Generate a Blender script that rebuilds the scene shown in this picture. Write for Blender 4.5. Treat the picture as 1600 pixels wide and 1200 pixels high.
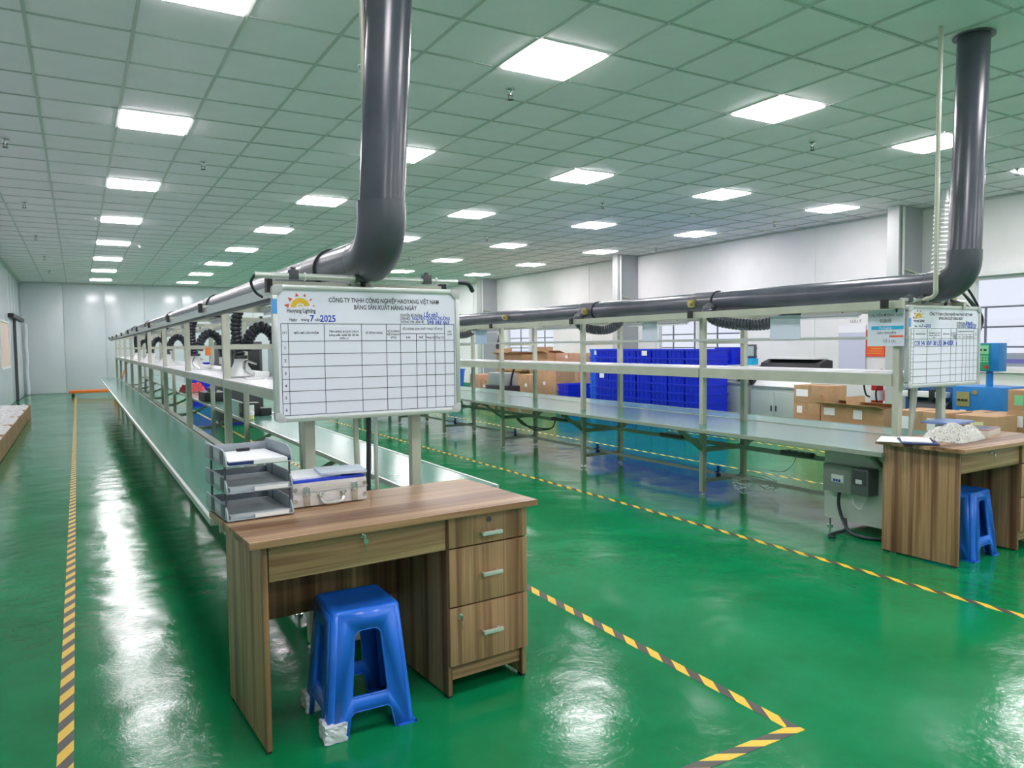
import bpy, bmesh, math, random
from mathutils import Vector, Matrix
from mathutils.geometry import tessellate_polygon
random.seed(7)
PI = math.pi
scene = bpy.context.scene
COL = scene.collection
for o in list(bpy.data.objects):
    bpy.data.objects.remove(o)

# ------------------------------------------------------------------ camera
HC = 1.40                      # eye height
CEIL = 3.47
YAW, PITCH, ROLL, FPX = .5268, -.0531, -.0106, 1165.6
_f = Vector((math.sin(YAW) * math.cos(PITCH), math.cos(YAW) * math.cos(PITCH), math.sin(PITCH)))
_r = Vector((math.cos(YAW), -math.sin(YAW), 0))
_u = _r.cross(_f)
_r2 = math.cos(ROLL) * _r + math.sin(ROLL) * _u
_u2 = -math.sin(ROLL) * _r + math.cos(ROLL) * _u
cam_data = bpy.data.cameras.new('camera')
cam = bpy.data.objects.new('camera', cam_data)
COL.objects.link(cam)
cam_data.sensor_fit = 'HORIZONTAL'
cam_data.sensor_width = 36
cam_data.lens = FPX / 1600 * 36
cam_data.clip_start = .05
cam_data.clip_end = 200
cam.matrix_world = Matrix(((_r2.x, _u2.x, -_f.x, 0), (_r2.y, _u2.y, -_f.y, 0), (_r2.z, _u2.z, -_f.z, HC), (0, 0, 0, 1)))
scene.camera = cam

# ------------------------------------------------------------------ world and exposure
world = bpy.data.worlds.new('world')
scene.world = world
world.use_nodes = True
bg = world.node_tree.nodes['Background']
bg.inputs[0].default_value = (.86, .88, 1.0, 1)
bg.inputs[1].default_value = 1.12
LAMP = 36.0
scene.view_settings.view_transform = 'Standard'
scene.view_settings.look = 'None'
scene.view_settings.gamma = 1
scene.view_settings.use_curve_mapping = False
scene.view_settings.exposure = 0.0
scene.cycles.max_bounces = 10
scene.cycles.diffuse_bounces = 6
scene.cycles.glossy_bounces = 4
scene.cycles.transparent_max_bounces = 8
scene.cycles.use_denoising = True
scene.cycles.sample_clamp_indirect = 8

# ------------------------------------------------------------------ materials
MATS = {}
def mat(name, col, rough=.5, metal=0, spec=.5, coat=0, coat_rough=.05, emit=None, estr=0, trans=0, alpha=1):
    if name in MATS:
        return MATS[name]
    m = bpy.data.materials.new(name)
    m.use_nodes = True
    b = m.node_tree.nodes['Principled BSDF']
    b.inputs['Base Color'].default_value = (*col, 1)
    b.inputs['Roughness'].default_value = rough
    b.inputs['Metallic'].default_value = metal
    b.inputs['Specular IOR Level'].default_value = spec
    b.inputs['Coat Weight'].default_value = coat
    b.inputs['Coat Roughness'].default_value = coat_rough
    b.inputs['Transmission Weight'].default_value = trans
    b.inputs['Alpha'].default_value = alpha
    if emit:
        b.inputs['Emission Color'].default_value = (*emit, 1)
        b.inputs['Emission Strength'].default_value = estr
    MATS[name] = m
    return m

class NT:
    def __init__(s, m):
        s.t = m.node_tree; s.n = s.t.nodes; s.b = s.n['Principled BSDF']
    def new(s, typ, **kw):
        n = s.n.new(typ)
        for k, v in kw.items():
            setattr(n, k, v)
        return n
    def link(s, a, b):
        s.t.links.new(a, b)

def noise_mat(name, c1, c2, scale=8, rough=.5, bump=0, bscale=40, detail=4, vec='Object', stretch=(1, 1, 1), lo=.35, hi=.65, **kw):
    if name in MATS:
        return MATS[name]
    m = mat(name, c1, rough, **kw)
    t = NT(m)
    tc = t.new('ShaderNodeTexCoord'); mp = t.new('ShaderNodeMapping')
    mp.inputs['Scale'].default_value = stretch
    t.link(tc.outputs[vec], mp.inputs[0])
    n = t.new('ShaderNodeTexNoise'); n.inputs['Scale'].default_value = scale; n.inputs['Detail'].default_value = detail
    t.link(mp.outputs[0], n.inputs['Vector'])
    r = t.new('ShaderNodeValToRGB')
    r.color_ramp.elements[0].position = lo; r.color_ramp.elements[1].position = hi
    r.color_ramp.elements[0].color = (*c1, 1); r.color_ramp.elements[1].color = (*c2, 1)
    t.link(n.outputs[0], r.inputs[0]); t.link(r.outputs[0], t.b.inputs['Base Color'])
    if bump:
        n2 = t.new('ShaderNodeTexNoise'); n2.inputs['Scale'].default_value = bscale; n2.inputs['Detail'].default_value = 3
        t.link(mp.outputs[0], n2.inputs['Vector'])
        bp = t.new('ShaderNodeBump'); bp.inputs['Strength'].default_value = 1; bp.inputs['Distance'].default_value = bump
        t.link(n2.outputs[0], bp.inputs['Height']); t.link(bp.outputs[0], t.b.inputs['Normal'])
    return m

def wood(name, axis):
    """striped walnut laminate, grain running along local axis"""
    if name in MATS:
        return MATS[name]
    m = mat(name, (.3, .18, .09), .38)
    t = NT(m)
    tc = t.new('ShaderNodeTexCoord'); mp = t.new('ShaderNodeMapping')
    sc = [14, 14, 14]; sc[axis] = .35
    mp.inputs['Scale'].default_value = sc
    t.link(tc.outputs['Object'], mp.inputs[0])
    n = t.new('ShaderNodeTexNoise'); n.inputs['Scale'].default_value = 1.0; n.inputs['Detail'].default_value = 3; n.inputs['Roughness'].default_value = .6
    n.inputs['Distortion'].default_value = .3
    t.link(mp.outputs[0], n.inputs['Vector'])
    r = t.new('ShaderNodeValToRGB')
    e = r.color_ramp.elements
    e[0].position = .34; e[0].color = (.14, .062, .028, 1)
    e[1].position = .68; e[1].color = (.66, .44, .24, 1)
    for p, c in ((.42, (.25, .125, .060)), (.49, (.36, .205, .105)), (.53, (.48, .29, .155)), (.60, (.40, .24, .13))):
        x = e.new(p); x.color = (*c, 1)
    t.link(n.outputs[0], r.inputs[0])
    mp2 = t.new('ShaderNodeMapping'); sc2 = [120, 120, 120]; sc2[axis] = 2
    mp2.inputs['Scale'].default_value = sc2
    t.link(tc.outputs['Object'], mp2.inputs[0])
    n2 = t.new('ShaderNodeTexNoise'); n2.inputs['Scale'].default_value = 1; n2.inputs['Detail'].default_value = 2
    t.link(mp2.outputs[0], n2.inputs['Vector'])
    mx = t.new('ShaderNodeMixRGB', blend_type='MULTIPLY'); mx.inputs[0].default_value = .35
    t.link(r.outputs[0], mx.inputs[1]); t.link(n2.outputs[0], mx.inputs[2])
    t.link(mx.outputs[0], t.b.inputs['Base Color'])
    return m

WOOD_V = wood('wood_upright_grain', 2)
WOOD_H = wood('wood_lengthwise_grain', 0)
m_edge = mat('wood_edge_band', (.36, .24, .14), .45)

# glossy green epoxy floor
m_floor = mat('green_epoxy', (.0, .2, .06), .09, spec=.30)
t = NT(m_floor)
tc = t.new('ShaderNodeTexCoord')
n = t.new('ShaderNodeTexNoise'); n.inputs['Scale'].default_value = 1.3; n.inputs['Detail'].default_value = 6; n.inputs['Roughness'].default_value = .65
t.link(tc.outputs['Object'], n.inputs['Vector'])
r = t.new('ShaderNodeValToRGB')
r.color_ramp.elements[0].position = .3; r.color_ramp.elements[0].color = (.001, .155, .046, 1)
r.color_ramp.elements[1].position = .72; r.color_ramp.elements[1].color = (.005, .235, .085, 1)
t.link(n.outputs[0], r.inputs[0]); t.link(r.outputs[0], t.b.inputs['Base Color'])
n2 = t.new('ShaderNodeTexNoise'); n2.inputs['Scale'].default_value = 2.6; n2.inputs['Detail'].default_value = 2
n3 = t.new('ShaderNodeTexNoise'); n3.inputs['Scale'].default_value = 38; n3.inputs['Detail'].default_value = 4; n3.inputs['Roughness'].default_value = .6
n3.inputs['Distortion'].default_value = 1.2
t.link(tc.outputs['Object'], n2.inputs['Vector']); t.link(tc.outputs['Object'], n3.inputs['Vector'])
ad = t.new('ShaderNodeMath', operation='MULTIPLY_ADD'); ad.inputs[1].default_value = .062
t.link(n3.outputs[0], ad.inputs[0]); t.link(n2.outputs[0], ad.inputs[2])
bp = t.new('ShaderNodeBump'); bp.inputs['Distance'].default_value = .009; bp.inputs['Strength'].default_value = 1
t.link(ad.outputs[0], bp.inputs['Height']); t.link(bp.outputs[0], t.b.inputs['Normal'])
n4 = t.new('ShaderNodeTexNoise'); n4.inputs['Scale'].default_value = 1.1; n4.inputs['Detail'].default_value = 5
t.link(tc.outputs['Object'], n4.inputs['Vector'])
mr = t.new('ShaderNodeMapRange'); mr.inputs[1].default_value = .3; mr.inputs[2].default_value = .7; mr.inputs[3].default_value = .08; mr.inputs[4].default_value = .18
t.link(n4.outputs[0], mr.inputs[0]); t.link(mr.outputs[0], t.b.inputs['Roughness'])

m_tile = noise_mat('ceiling_tile_face', (.91, .85, .90), (.94, .88, .93), 3, .55)
m_tbar = mat('ceiling_grid_metal', (.50, .54, .51), .4)
m_wall = noise_mat('white_wall_paint', (.78, .78, .77), (.83, .83, .82), 1.5, .6)
m_panelwall = noise_mat('blue_grey_panel', (.60, .66, .70), (.66, .71, .74), .8, .22, spec=.6)
m_lampface = mat('led_diffuser', (1, 1, 1), .4, emit=(1, .925, .975), estr=LAMP)
m_white = mat('white_plastic', (.85, .85, .86), .4)
m_whitemetal = mat('white_enamel', (.80, .81, .80), .35)
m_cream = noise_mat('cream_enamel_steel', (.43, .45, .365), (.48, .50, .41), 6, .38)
m_creamd = mat('shaded_cream_dark_green_steel', (.30, .34, .28), .45)  # cream steel with under-bench shade in the colour; also dark green edging
m_rail = mat('aluminium_rail', (.62, .65, .63), .3, metal=.55)
m_alu = noise_mat('brushed_aluminium', (.62, .62, .64), (.75, .75, .76), 3, .35, stretch=(2, 40, 40), metal=.6)
m_black = mat('black_plastic', (.012, .013, .016), .45)
m_rubber = mat('black_rubber_hose', (.022, .027, .035), .42)
m_dark = mat('dark_grey_plastic', (.07, .075, .085), .5)
m_pvc = noise_mat('grey_pvc_pipe', (.060, .066, .088), (.08, .087, .112), 4, .26, spec=.6)
m_pvcj = mat('grey_pvc_joint', (.07, .076, .094), .3)
m_mat = noise_mat('green_bench_mat', (.075, .245, .185), (.10, .30, .23), 2, .16, spec=.6)
m_shelf = mat('white_shelf_board', (.80, .80, .84), .25)
m_steel = mat('polished_steel', (.7, .7, .7), .18, metal=1)
m_handle = mat('satin_handle_metal', (.80, .80, .80), .28, metal=.7)
m_brass = mat('dull_brass', (.45, .40, .16), .4, metal=.6)
m_blue = noise_mat('blue_stool_plastic', (.014, .15, .72), (.018, .17, .78), 5, .3)
m_crate = mat('blue_crate_plastic', (.003, .022, .62), .4)
m_crate2 = mat('lighter_blue_crate_plastic', (.01, .13, .80), .4)
m_card = noise_mat('brown_cardboard', (.40, .25, .13), (.47, .30, .165), 5, .75)
m_card2 = noise_mat('pinkish_cardboard', (.47, .27, .18), (.53, .31, .21), 5, .75)
m_carddark = mat('dark_cardboard_inner', (.25, .15, .08), .8)  # darker brown, used for the drawer box
m_tapebrown = mat('brown_packing_tape', (.40, .27, .15), .25)
m_paper = mat('white_paper', (.85, .86, .90), .6)
m_paperb = mat('bluish_paper', (.62, .68, .80), .5)
m_ink = mat('black_ink', (.03, .03, .05), .5)
m_inkblue = mat('blue_marker_ink', (.01, .06, .50), .5)
m_red = mat('red_paint', (.55, .015, .02), .3)
m_orange = mat('orange_paint', (.85, .20, .02), .35)
m_redsheet = mat('orange_red_sheet', (.80, .10, .03), .5)
m_yellow = mat('yellow_paint', (.75, .55, .04), .5)
m_cyan = mat('cyan_print', (.02, .40, .66), .4)
m_bluemach = noise_mat('blue_machine_paint', (.004, .17, .48), (.008, .20, .54), 6, .4)
m_bluedark = mat('dark_blue_machine_paint', (.01, .07, .20), .4)
m_green = mat('green_panel', (.02, .28, .15), .4)
m_greenlabel = mat('pale_green_label', (.22, .62, .33), .5)
m_cabinet = noise_mat('grey_green_cabinet', (.46, .53, .49), (.50, .57, .53), 2, .35)
m_box = mat('drive_box_paint', (.60, .66, .60), .4)
m_boxd = mat('breaker_box_paint', (.26, .29, .26), .4)
m_navy = mat('navy_folder', (.015, .03, .13), .45)
m_bluefold = mat('blue_folder', (.02, .06, .60), .35)
m_traygrey = mat('grey_tray_plastic', (.36, .40, .45), .4)
m_traydark = mat('dark_tray_plastic', (.07, .085, .11), .4)
m_colgrey = mat('grey_column_paint', (.36, .38, .40), .5)
m_pink = mat('pink_bench_mat', (.80, .42, .42), .5)
m_wrap = mat('clear_plastic_film', (.72, .74, .78), .25, spec=.8)
m_curtain = mat('beige_blind', (.80, .62, .52), .7)
m_outside = mat('outside_wall_paint', (.80, .80, .86), .8)
m_outrail = mat('outside_railing_paint', (.25, .24, .30), .5)
m_foam = noise_mat('white_foam_parts', (.70, .70, .68), (.80, .80, .80), 14, .6)

# window glass: thin pane, lets daylight in, slight mirror
m_glass = bpy.data.materials.new('window_glass'); m_glass.use_nodes = True
tt = m_glass.node_tree; tt.nodes.clear()
o_ = tt.nodes.new('ShaderNodeOutputMaterial'); tr = tt.nodes.new('ShaderNodeBsdfTransparent'); gl = tt.nodes.new('ShaderNodeBsdfGlossy')
mx = tt.nodes.new('ShaderNodeMixShader')
tr.inputs[0].default_value = (.95, .96, .97, 1); gl.inputs['Roughness'].default_value = .02
mx.inputs[0].default_value = .05; tt.links.new(tr.outputs[0], mx.inputs[1]); tt.links.new(gl.outputs[0], mx.inputs[2]); tt.links.new(mx.outputs[0], o_.inputs[0])

# yellow and black striped tape (diagonal bands along local y)
m_tape = mat('hazard_tape', (.8, .5, .02), .45)
t = NT(m_tape)
tc = t.new('ShaderNodeTexCoord'); sp = t.new('ShaderNodeSeparateXYZ'); t.link(tc.outputs['Object'], sp.inputs[0])
a1 = t.new('ShaderNodeMath', operation='MULTIPLY_ADD'); a1.inputs[1].default_value = -1.8; t.link(sp.outputs[0], a1.inputs[0]); t.link(sp.outputs[1], a1.inputs[2])
a2 = t.new('ShaderNodeMath', operation='MULTIPLY'); a2.inputs[1].default_value = 1 / .168; t.link(a1.outputs[0], a2.inputs[0])
a3 = t.new('ShaderNodeMath', operation='FRACT'); t.link(a2.outputs[0], a3.inputs[0])
a4 = t.new('ShaderNodeMath', operation='GREATER_THAN'); a4.inputs[1].default_value = .5; t.link(a3.outputs[0], a4.inputs[0])
mxx = t.new('ShaderNodeMixRGB'); mxx.inputs[1].default_value = (.06, .06, .05, 1); mxx.inputs[2].default_value = (.80, .52, .04, 1)
t.link(a4.outputs[0], mxx.inputs[0]); t.link(mxx.outputs[0], t.b.inputs['Base Color'])

# ------------------------------------------------------------------ mesh helpers
class MB:
    """collects shapes; build() links them as one mesh object. org is subtracted from every coordinate"""
    def __init__(s, org=(0, 0, 0)):
        s.v = []; s.f = []; s.o = Vector(org)
    def add(s, vs, fs):
        k = len(s.v)
        s.v += [Vector(p) - s.o for p in vs]
        s.f += [[i + k for i in f] for f in fs]
        return s
    def box(s, x0, x1, y0, y1, z0, z1, M=None):
        vs = [(x, y, z) for z in (z0, z1) for y in (y0, y1) for x in (x0, x1)]
        if M: vs = [M @ Vector(p) for p in vs]
        return s.add(vs, [(0, 2, 3, 1), (4, 5, 7, 6), (0, 1, 5, 4), (2, 6, 7, 3), (0, 4, 6, 2), (1, 3, 7, 5)])
    def bar(s, p, q, w, h=None, up=(0, 0, 1)):
        """rectangular bar from p to q, w sideways and h upward"""
        h = h or w
        p = Vector(p); q = Vector(q); d = (q - p).normalized()
        up = Vector(up)
        if abs(d.dot(up)) > .99: up = Vector((0, 1, 0))
        a = d.cross(up).normalized() * w / 2; b = a.cross(d).normalized() * h / 2
        vs = [p - a - b, p + a - b, p + a + b, p - a + b, q - a - b, q + a - b, q + a + b, q - a + b]
        return s.add(vs, [(3, 2, 1, 0), (4, 5, 6, 7), (0, 1, 5, 4), (1, 2, 6, 5), (2, 3, 7, 6), (3, 0, 4, 7)])
    def cyl(s, p, q, r, r2=None, n=16, cap=True):
        return s.tube([p, q], [r, r if r2 is None else r2], n, cap)
    def tube(s, path, rs, n=12, cap=True):
        path = [Vector(p) for p in path]
        if not hasattr(rs, '__len__'): rs = [rs] * len(path)
        vs = []; N = None
        for i, p in enumerate(path):
            d = (path[min(i + 1, len(path) - 1)] - path[max(i - 1, 0)]).normalized()
            if N is None:
                N = d.orthogonal().normalized()
            else:
                N = (N - d * N.dot(d))
                N = N.normalized() if N.length > 1e-6 else d.orthogonal().normalized()
            B = d.cross(N)
            for k in range(n):
                a = 2 * PI * k / n
                vs.append(p + (N * math.cos(a) + B * math.sin(a)) * rs[i])
        fs = []
        for i in range(len(path) - 1):
            for k in range(n):
                a = i * n + k; b = i * n + (k + 1) % n
                fs.append((a, b, b + n, a + n))
        if cap:
            fs.append(tuple(reversed(range(n)))); fs.append(tuple(range((len(path) - 1) * n, len(path) * n)))
        return s.add(vs, fs)
    def lathe(s, prof, c=(0, 0, 0), n=20, cap=True):
        vs = []; c = Vector(c)
        for r_, z in prof:
            for k in range(n):
                a = 2 * PI * k / n
                vs.append(c + Vector((r_ * math.cos(a), r_ * math.sin(a), z)))
        fs = []
        for i in range(len(prof) - 1):
            for k in range(n):
                a = i * n + k; b = i * n + (k + 1) % n
                fs.append((a, b, b + n, a + n))
        if cap:
            fs.append(tuple(reversed(range(n)))); fs.append(tuple(range((len(prof) - 1) * n, len(prof) * n)))
        return s.add(vs, fs)
    def prism(s, poly, y0, y1, M=None):
        """polygon in xz extruded along y"""
        k = len(poly)
        vs = [Vector((x, y0, z)) for x, z in poly] + [Vector((x, y1, z)) for x, z in poly]
        if M: vs = [M @ p for p in vs]
        return s.add(vs, [tuple(range(k)), tuple(reversed(range(k, 2 * k)))] + [(i, i + k, (i + 1) % k + k, (i + 1) % k) for i in range(k)])
    def build(s, name, m, parent=None, bevel=0, smooth=False, loc=None, rz=0, kind=None):
        me = bpy.data.meshes.new(name)
        me.from_pydata([tuple(p) for p in s.v], [], s.f)
        bm = bmesh.new(); bm.from_mesh(me)
        bmesh.ops.recalc_face_normals(bm, faces=bm.faces)
        if bevel:
            es = [e for e in bm.edges if len(e.link_faces) == 2 and e.calc_face_angle(0) > .6]
            bmesh.ops.bevel(bm, geom=es, offset=bevel, segments=2, affect='EDGES', profile=.6, clamp_overlap=True)
        bm.to_mesh(me); bm.free()
        if m: me.materials.append(m)
        if smooth or bevel:
            me.shade_smooth()
            try: me.set_sharp_from_angle(angle=.7)
            except Exception: pass
        o = bpy.data.objects.new(name, me); COL.objects.link(o)
        if parent: o.parent = parent
        if loc is not None: o.location = loc
        if rz: o.rotation_euler.z = rz
        if kind: o['kind'] = kind
        return o

def tag(o, label, cat, group=None):
    o['label'] = label; o['category'] = cat
    if group: o['group'] = group
    return o
def thing(name, loc, label, cat, rz=0, group=None):
    o = bpy.data.objects.new(name, None); COL.objects.link(o)
    o.location = loc; o.rotation_euler.z = rz; o.empty_display_size = .1
    return tag(o, label, cat, group)
def struct(o, label=None):
    o['kind'] = 'structure'
    if label: o['label'] = label
    return o
def children_of(o):
    return KIDS.get(o.name, [])
def copy_tree(o, loc=None, rz=None, label=None, parent=None):
    kids = list(o.children)
    c = o.copy(); COL.objects.link(c)
    if parent: c.parent = parent
    if loc is not None: c.location = loc
    if rz is not None: c.rotation_euler.z = rz
    if label: c['label'] = label
    for k in kids: copy_tree(k, parent=c)
    return c
def spline(pts, n=8):
    P = [Vector(p) for p in pts]; P = [P[0] * 2 - P[1]] + P + [P[-1] * 2 - P[-2]]; out = []
    for i in range(1, len(P) - 2):
        for k in range(n):
            t_ = k / n
            out.append(.5 * (2 * P[i] + (P[i + 1] - P[i - 1]) * t_ + (2 * P[i - 1] - 5 * P[i] + 4 * P[i + 1] - P[i + 2]) * t_ ** 2 + (3 * P[i] - P[i - 1] - 3 * P[i + 1] + P[i + 2]) * t_ ** 3))
    out.append(P[-2]); return out
def resample(path, step):
    out = [path[0]]; acc = 0
    for a, b in zip(path, path[1:]):
        L = (b - a).length; d = step - acc
        while d <= L and L > 0:
            out.append(a + (b - a) * (d / L)); d += step
        acc = L - (d - step)
    return out
def text_mesh(name, items, m, parent, depth=.0005, bold=0.0):
    """items: (string, x, z, size, align) written on a plane facing -y, in local coordinates of parent; y0 is 4th from caller"""
    vs, fs = [], []
    for it in items:
        s_, x, y, z, size, al = it[:6]
        sx = it[6] if len(it) > 6 else 1
        c = bpy.data.curves.new('txt', 'FONT'); c.body = s_; c.size = size; c.align_x = al; c.offset = bold * size; c.resolution_u = 2
        o = bpy.data.objects.new('txt', c); COL.objects.link(o)
        dg = bpy.context.evaluated_depsgraph_get()
        me = bpy.data.meshes.new_from_object(o.evaluated_get(dg))
        k = len(vs)
        if sx < 0:                                   # negative: wanted width
            xs_ = [v.co.x for v in me.vertices]; wd_ = max(xs_) - min(xs_); sx = -sx / max(wd_, 1e-4)
        for v in me.vertices: vs.append(Vector((x + v.co.x * sx, y, z + v.co.y)))
        for p in me.polygons: fs.append([i + k for i in p.vertices])
        bpy.data.objects.remove(o); bpy.data.curves.remove(c); bpy.data.meshes.remove(me)
    mb = MB(); mb.v = vs; mb.f = fs
    me = bpy.data.meshes.new(name); me.from_pydata([tuple(p) for p in vs], [], fs); me.materials.append(m)
    o = bpy.data.objects.new(name, me); COL.objects.link(o); o.parent = parent
    return o

# ================================================================== SETTING
XL, XR, YB, YF = -1.48, 11.6, 27.4, -12.0
floor = struct(MB().box(XL - .2, XR + 2.5, YF - .2, YB + .2, -.1, 0).build('floor', m_floor), 'glossy green epoxy floor')

# walls ------------------------------------------------------------
wb = struct(MB().box(XL - .2, XR + .2, YB + .02, YB + .2, 0, 3.7).build('wall_back', m_panelwall), 'blue-grey sandwich panel wall at the far end')
x = XL; k = 0
while x < XR:
    MB().box(x + .012, min(x + 1.145, XR) - .012, YB - .003, YB + .03, .02, CEIL).build('wall_panel', m_panelwall, wb, bevel=.006)
    x += 1.145
wl = struct(MB().box(XL - .2, XL - .02, YF, YB + .2, 0, 3.7).build('wall_left', m_panelwall), 'blue-grey sandwich panel wall along the left side')
WINL = (20.1, 22.4, 1.0, 2.04)
y = YB
while y > YF:
    y2 = max(y - 1.145, YF)
    if y2 < WINL[1] and y > WINL[0]:
        MB().box(XL - .03, XL + .003, y2 + .012, y - .012, .02, WINL[2]).box(XL - .03, XL + .003, y2 + .012, y - .012, WINL[3], CEIL).build('wall_panel', m_panelwall, wl)
    else:
        MB().box(XL - .03, XL + .003, y2 + .012, y - .012, .02, CEIL).build('wall_panel', m_panelwall, wl, bevel=.006)
    y = y2
w = struct(MB().box(XL - .02, XL + .012, WINL[0], WINL[1], WINL[2], WINL[3]).build('window_4', m_curtain), 'window with beige blind in left wall')
fb = MB()
for (a, b, c, d) in ((WINL[0], WINL[1], WINL[2] - .05, WINL[2]), (WINL[0], WINL[1], WINL[3], WINL[3] + .05), (WINL[1], WINL[1] + .05, WINL[2] - .05, WINL[3] + .05), (WINL[0] - .05, WINL[0], WINL[2] - .05, WINL[3] + .05)):
    fb.box(XL - .01, XL + .03, a, b, c, d)
fb.build('window_frame', m_whitemetal, w)
struct(MB().box(XL - .2, XR + .2, YF - .2, YF, 0, 3.7).build('wall_front', m_wall), 'white wall behind the camera')

# right wall with three window openings
WINS = [(3.2, 6.25, .95, 2.33), (10.75, 13.3, .95, 2.33), (17.6, 20.35, .95, 2.33)]
wr = MB(); ys = [YF] + [v for a in WINS for v in a[:2]] + [YB + .2]
for i in range(0, len(ys), 2): wr.box(XR, XR + .2, ys[i], ys[i + 1], 0, 3.7)
for a in WINS: wr.box(XR, XR + .2, a[0], a[1], 0, a[2]).box(XR, XR + .2, a[0], a[1], a[3], 3.7)
wr = struct(wr.build('wall_right', m_wall), 'white painted wall with windows along the right side')
for i, (a, b, c, d) in enumerate(WINS):
    w = struct(MB().box(XR + .085, XR + .091, a + .04, b - .04, c + .04, d - .04).build('window_%d' % (i + 1), m_glass), 'aluminium framed window in the right wall')
    f = MB()
    f.box(XR + .05, XR + .13, a, b, c, c + .05).box(XR + .05, XR + .13, a, b, d - .05, d).box(XR + .05, XR + .13, a, a + .05, c, d).box(XR + .05, XR + .13, b - .05, b, c, d)
    nn = 2
    for k in range(1, nn):
        yy = a + (b - a) * k / nn; f.box(XR + .05, XR + .13, yy - .03, yy + .03, c, d)
    f.build('window_frame', m_whitemetal, w)
    MB().box(XR - .06, XR + .05, a - .04, b + .04, c - .035, c).build('window_sill', m_wall, w)
    MB().box(XR - .07, XR - .002, a - .05, b + .05, d + .0, d + .09).build('blind_box', m_colgrey if i else m_whitemetal, w)
    MB().box(XR + .06, XR + .1, a + .04, b - .04, c + .1, c + .16).build('window_bar', mat('violet_blue_bar', (.16, .16, .45), .4), w)
# outside: parapet and railing seen through windows
tag(MB((14.5, 12, 0)).box(14.4, 14.6, -4, 30, -.0, 1.15).build('parapet_wall', m_outside, loc=(14.5, 12, 0)), 'pale parapet wall outside the windows', 'wall')
rl = thing('balcony_railing', (13.9, 12, 0), 'dark metal railing outside the windows', 'railing')
b = MB((13.9, 12, 0))
for z in (1.25, 1.6, 1.95): b.box(13.88, 13.92, 4, 24, z, z + .03)
b.build('handrail', m_outrail, rl)
for k in range(26):
    MB((13.9, 12, 0)).box(13.885, 13.915, 4 + k * .8, 4.03 + k * .8, 0, 1.98).build('baluster', m_outrail, rl)
# pale panel boards on the wall between windows
for i, yc in enumerate((7.1, 14.02, 20.94)):
    tr_ = struct(MB().box(XR - .58, XR, yc - .10, yc - .08, 0, CEIL).box(XR - .58, XR, yc + .08, yc + .10, 0, CEIL).box(XR - .5, XR, yc - .012, yc + .012, 0, CEIL).build('trim_%d' % (i + 1), m_colgrey), 'grey steel column against the right wall')
    MB().box(XR - .62, XR - .58, yc - .10, yc + .09, 0, CEIL).build('column_casing', mat('pale_grey_casing', (.50, .53, .52), .5), tr_)
    MB().cyl((XR - .54, yc - .125, .0), (XR - .54, yc - .125, CEIL - .02), .02, n=8).build('drain_pipe', m_whitemetal, tr_, smooth=True)
    MB().bar((XR - .5, yc - .12, 2.5), (XR - .05, yc - .12, 2.43), .03).build('brace_bar', m_cream, tr_)
for i, yy in enumerate((9.0, 15.9, 22.5)):
    struct(MB().box(XR - .012, XR, yy - .02, yy + .02, 0, CEIL).build('trim_%d' % (i + 4), m_whitemetal))
# baseboard and ceiling angle
struct(MB().box(XR - .015, XR, YF, YB, 0, .1).build('baseboard_right', mat('green_skirting', (.02, .22, .10), .4)))
struct(MB().box(XL, XL + .05, YF, YB, CEIL - .03, CEIL).box(XL, XR, YB - .05, YB, CEIL - .03, CEIL).box(XR - .03, XR, YF, YB, CEIL - .03, CEIL).build('trim_7', m_tbar))
# sliding door at the far end of the left wall
d = struct(MB().box(XL + .01, XL + .06, 24.3, 26.6, .02, 2.2).build('door_1', m_panelwall, bevel=.008), 'blue-grey sliding panel door in left wall')
MB().box(XL + .01, XL + .13, 22.6, 27.0, 2.22, 2.32).build('door_track', m_black, d)
MB().box(XL + .012, XL + .075, 24.24, 24.31, .02, 2.2).build('door_edge', m_dark, d)
MB().cyl((XL + .12, 25.6, .9), (XL + .12, 25.6, 1.3), .015, n=8).build('door_handle', m_steel, d)
pw = MB((XL + .14, YB - .16, 0)); pw.tube([(XL + .14 + .012 * math.sin(k * 1.3), YB - .16, .02 + k * .18) for k in range(13)], .05, 10)
tag(pw.build('wrapped_pipe', m_wrap, smooth=True, loc=(XL + .14, YB - .16, 0)), 'white film-wrapped pipe standing in far left corner', 'pipe')

# ceiling -----------------------------------------------------------
GX, GY, T = .9904, 5.5636, .6          # a grid crossing, tile pitch
ceil = struct(MB().box(XL - .2, XR + .2, YF - .2, YB + .2, CEIL + .03, CEIL + .12).build('ceiling', m_tile), 'suspended ceiling of square white tiles')
lamp_cells = {}
for ci in range(5):
    for cj in range(-5, 7):  # unseen rows behind the camera added to light surfaces facing it
        lamp_cells[(-1 + 4 * ci, 3 + 5 * cj)] = (ci, cj)
hole = {(6, -5), (7, -5)}
tiles = []
for i in range(-5, 19):
    for j in range(-30, 38):
        x0 = GX + i * T; y0 = GY + j * T
        xa, xb = max(x0 + .008, XL), min(x0 + T - .008, XR); ya, yb = max(y0 + .008, YF), min(y0 + T - .008, YB)
        if xb - xa < .03 or yb - ya < .03 or (i, j) in lamp_cells: continue
        c = Vector(((xa + xb) / 2, (ya + yb) / 2, CEIL - HC))
        dpt = c.dot(_f); sx = c.dot(_r2) / max(dpt, .01) * FPX; sy = c.dot(_u2) / max(dpt, .01) * FPX
        vis = dpt > .3 and abs(sx) < 900 and abs(sy) < 700
        tiles.append((-(1 / c.length ** 3) if vis else 1, i, j, xa, xb, ya, yb))
tiles.sort()
full = MB().box(-.292, .292, -.292, .292, 0, .012)
full_me = None; rest = MB(); cnt = 0
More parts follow.
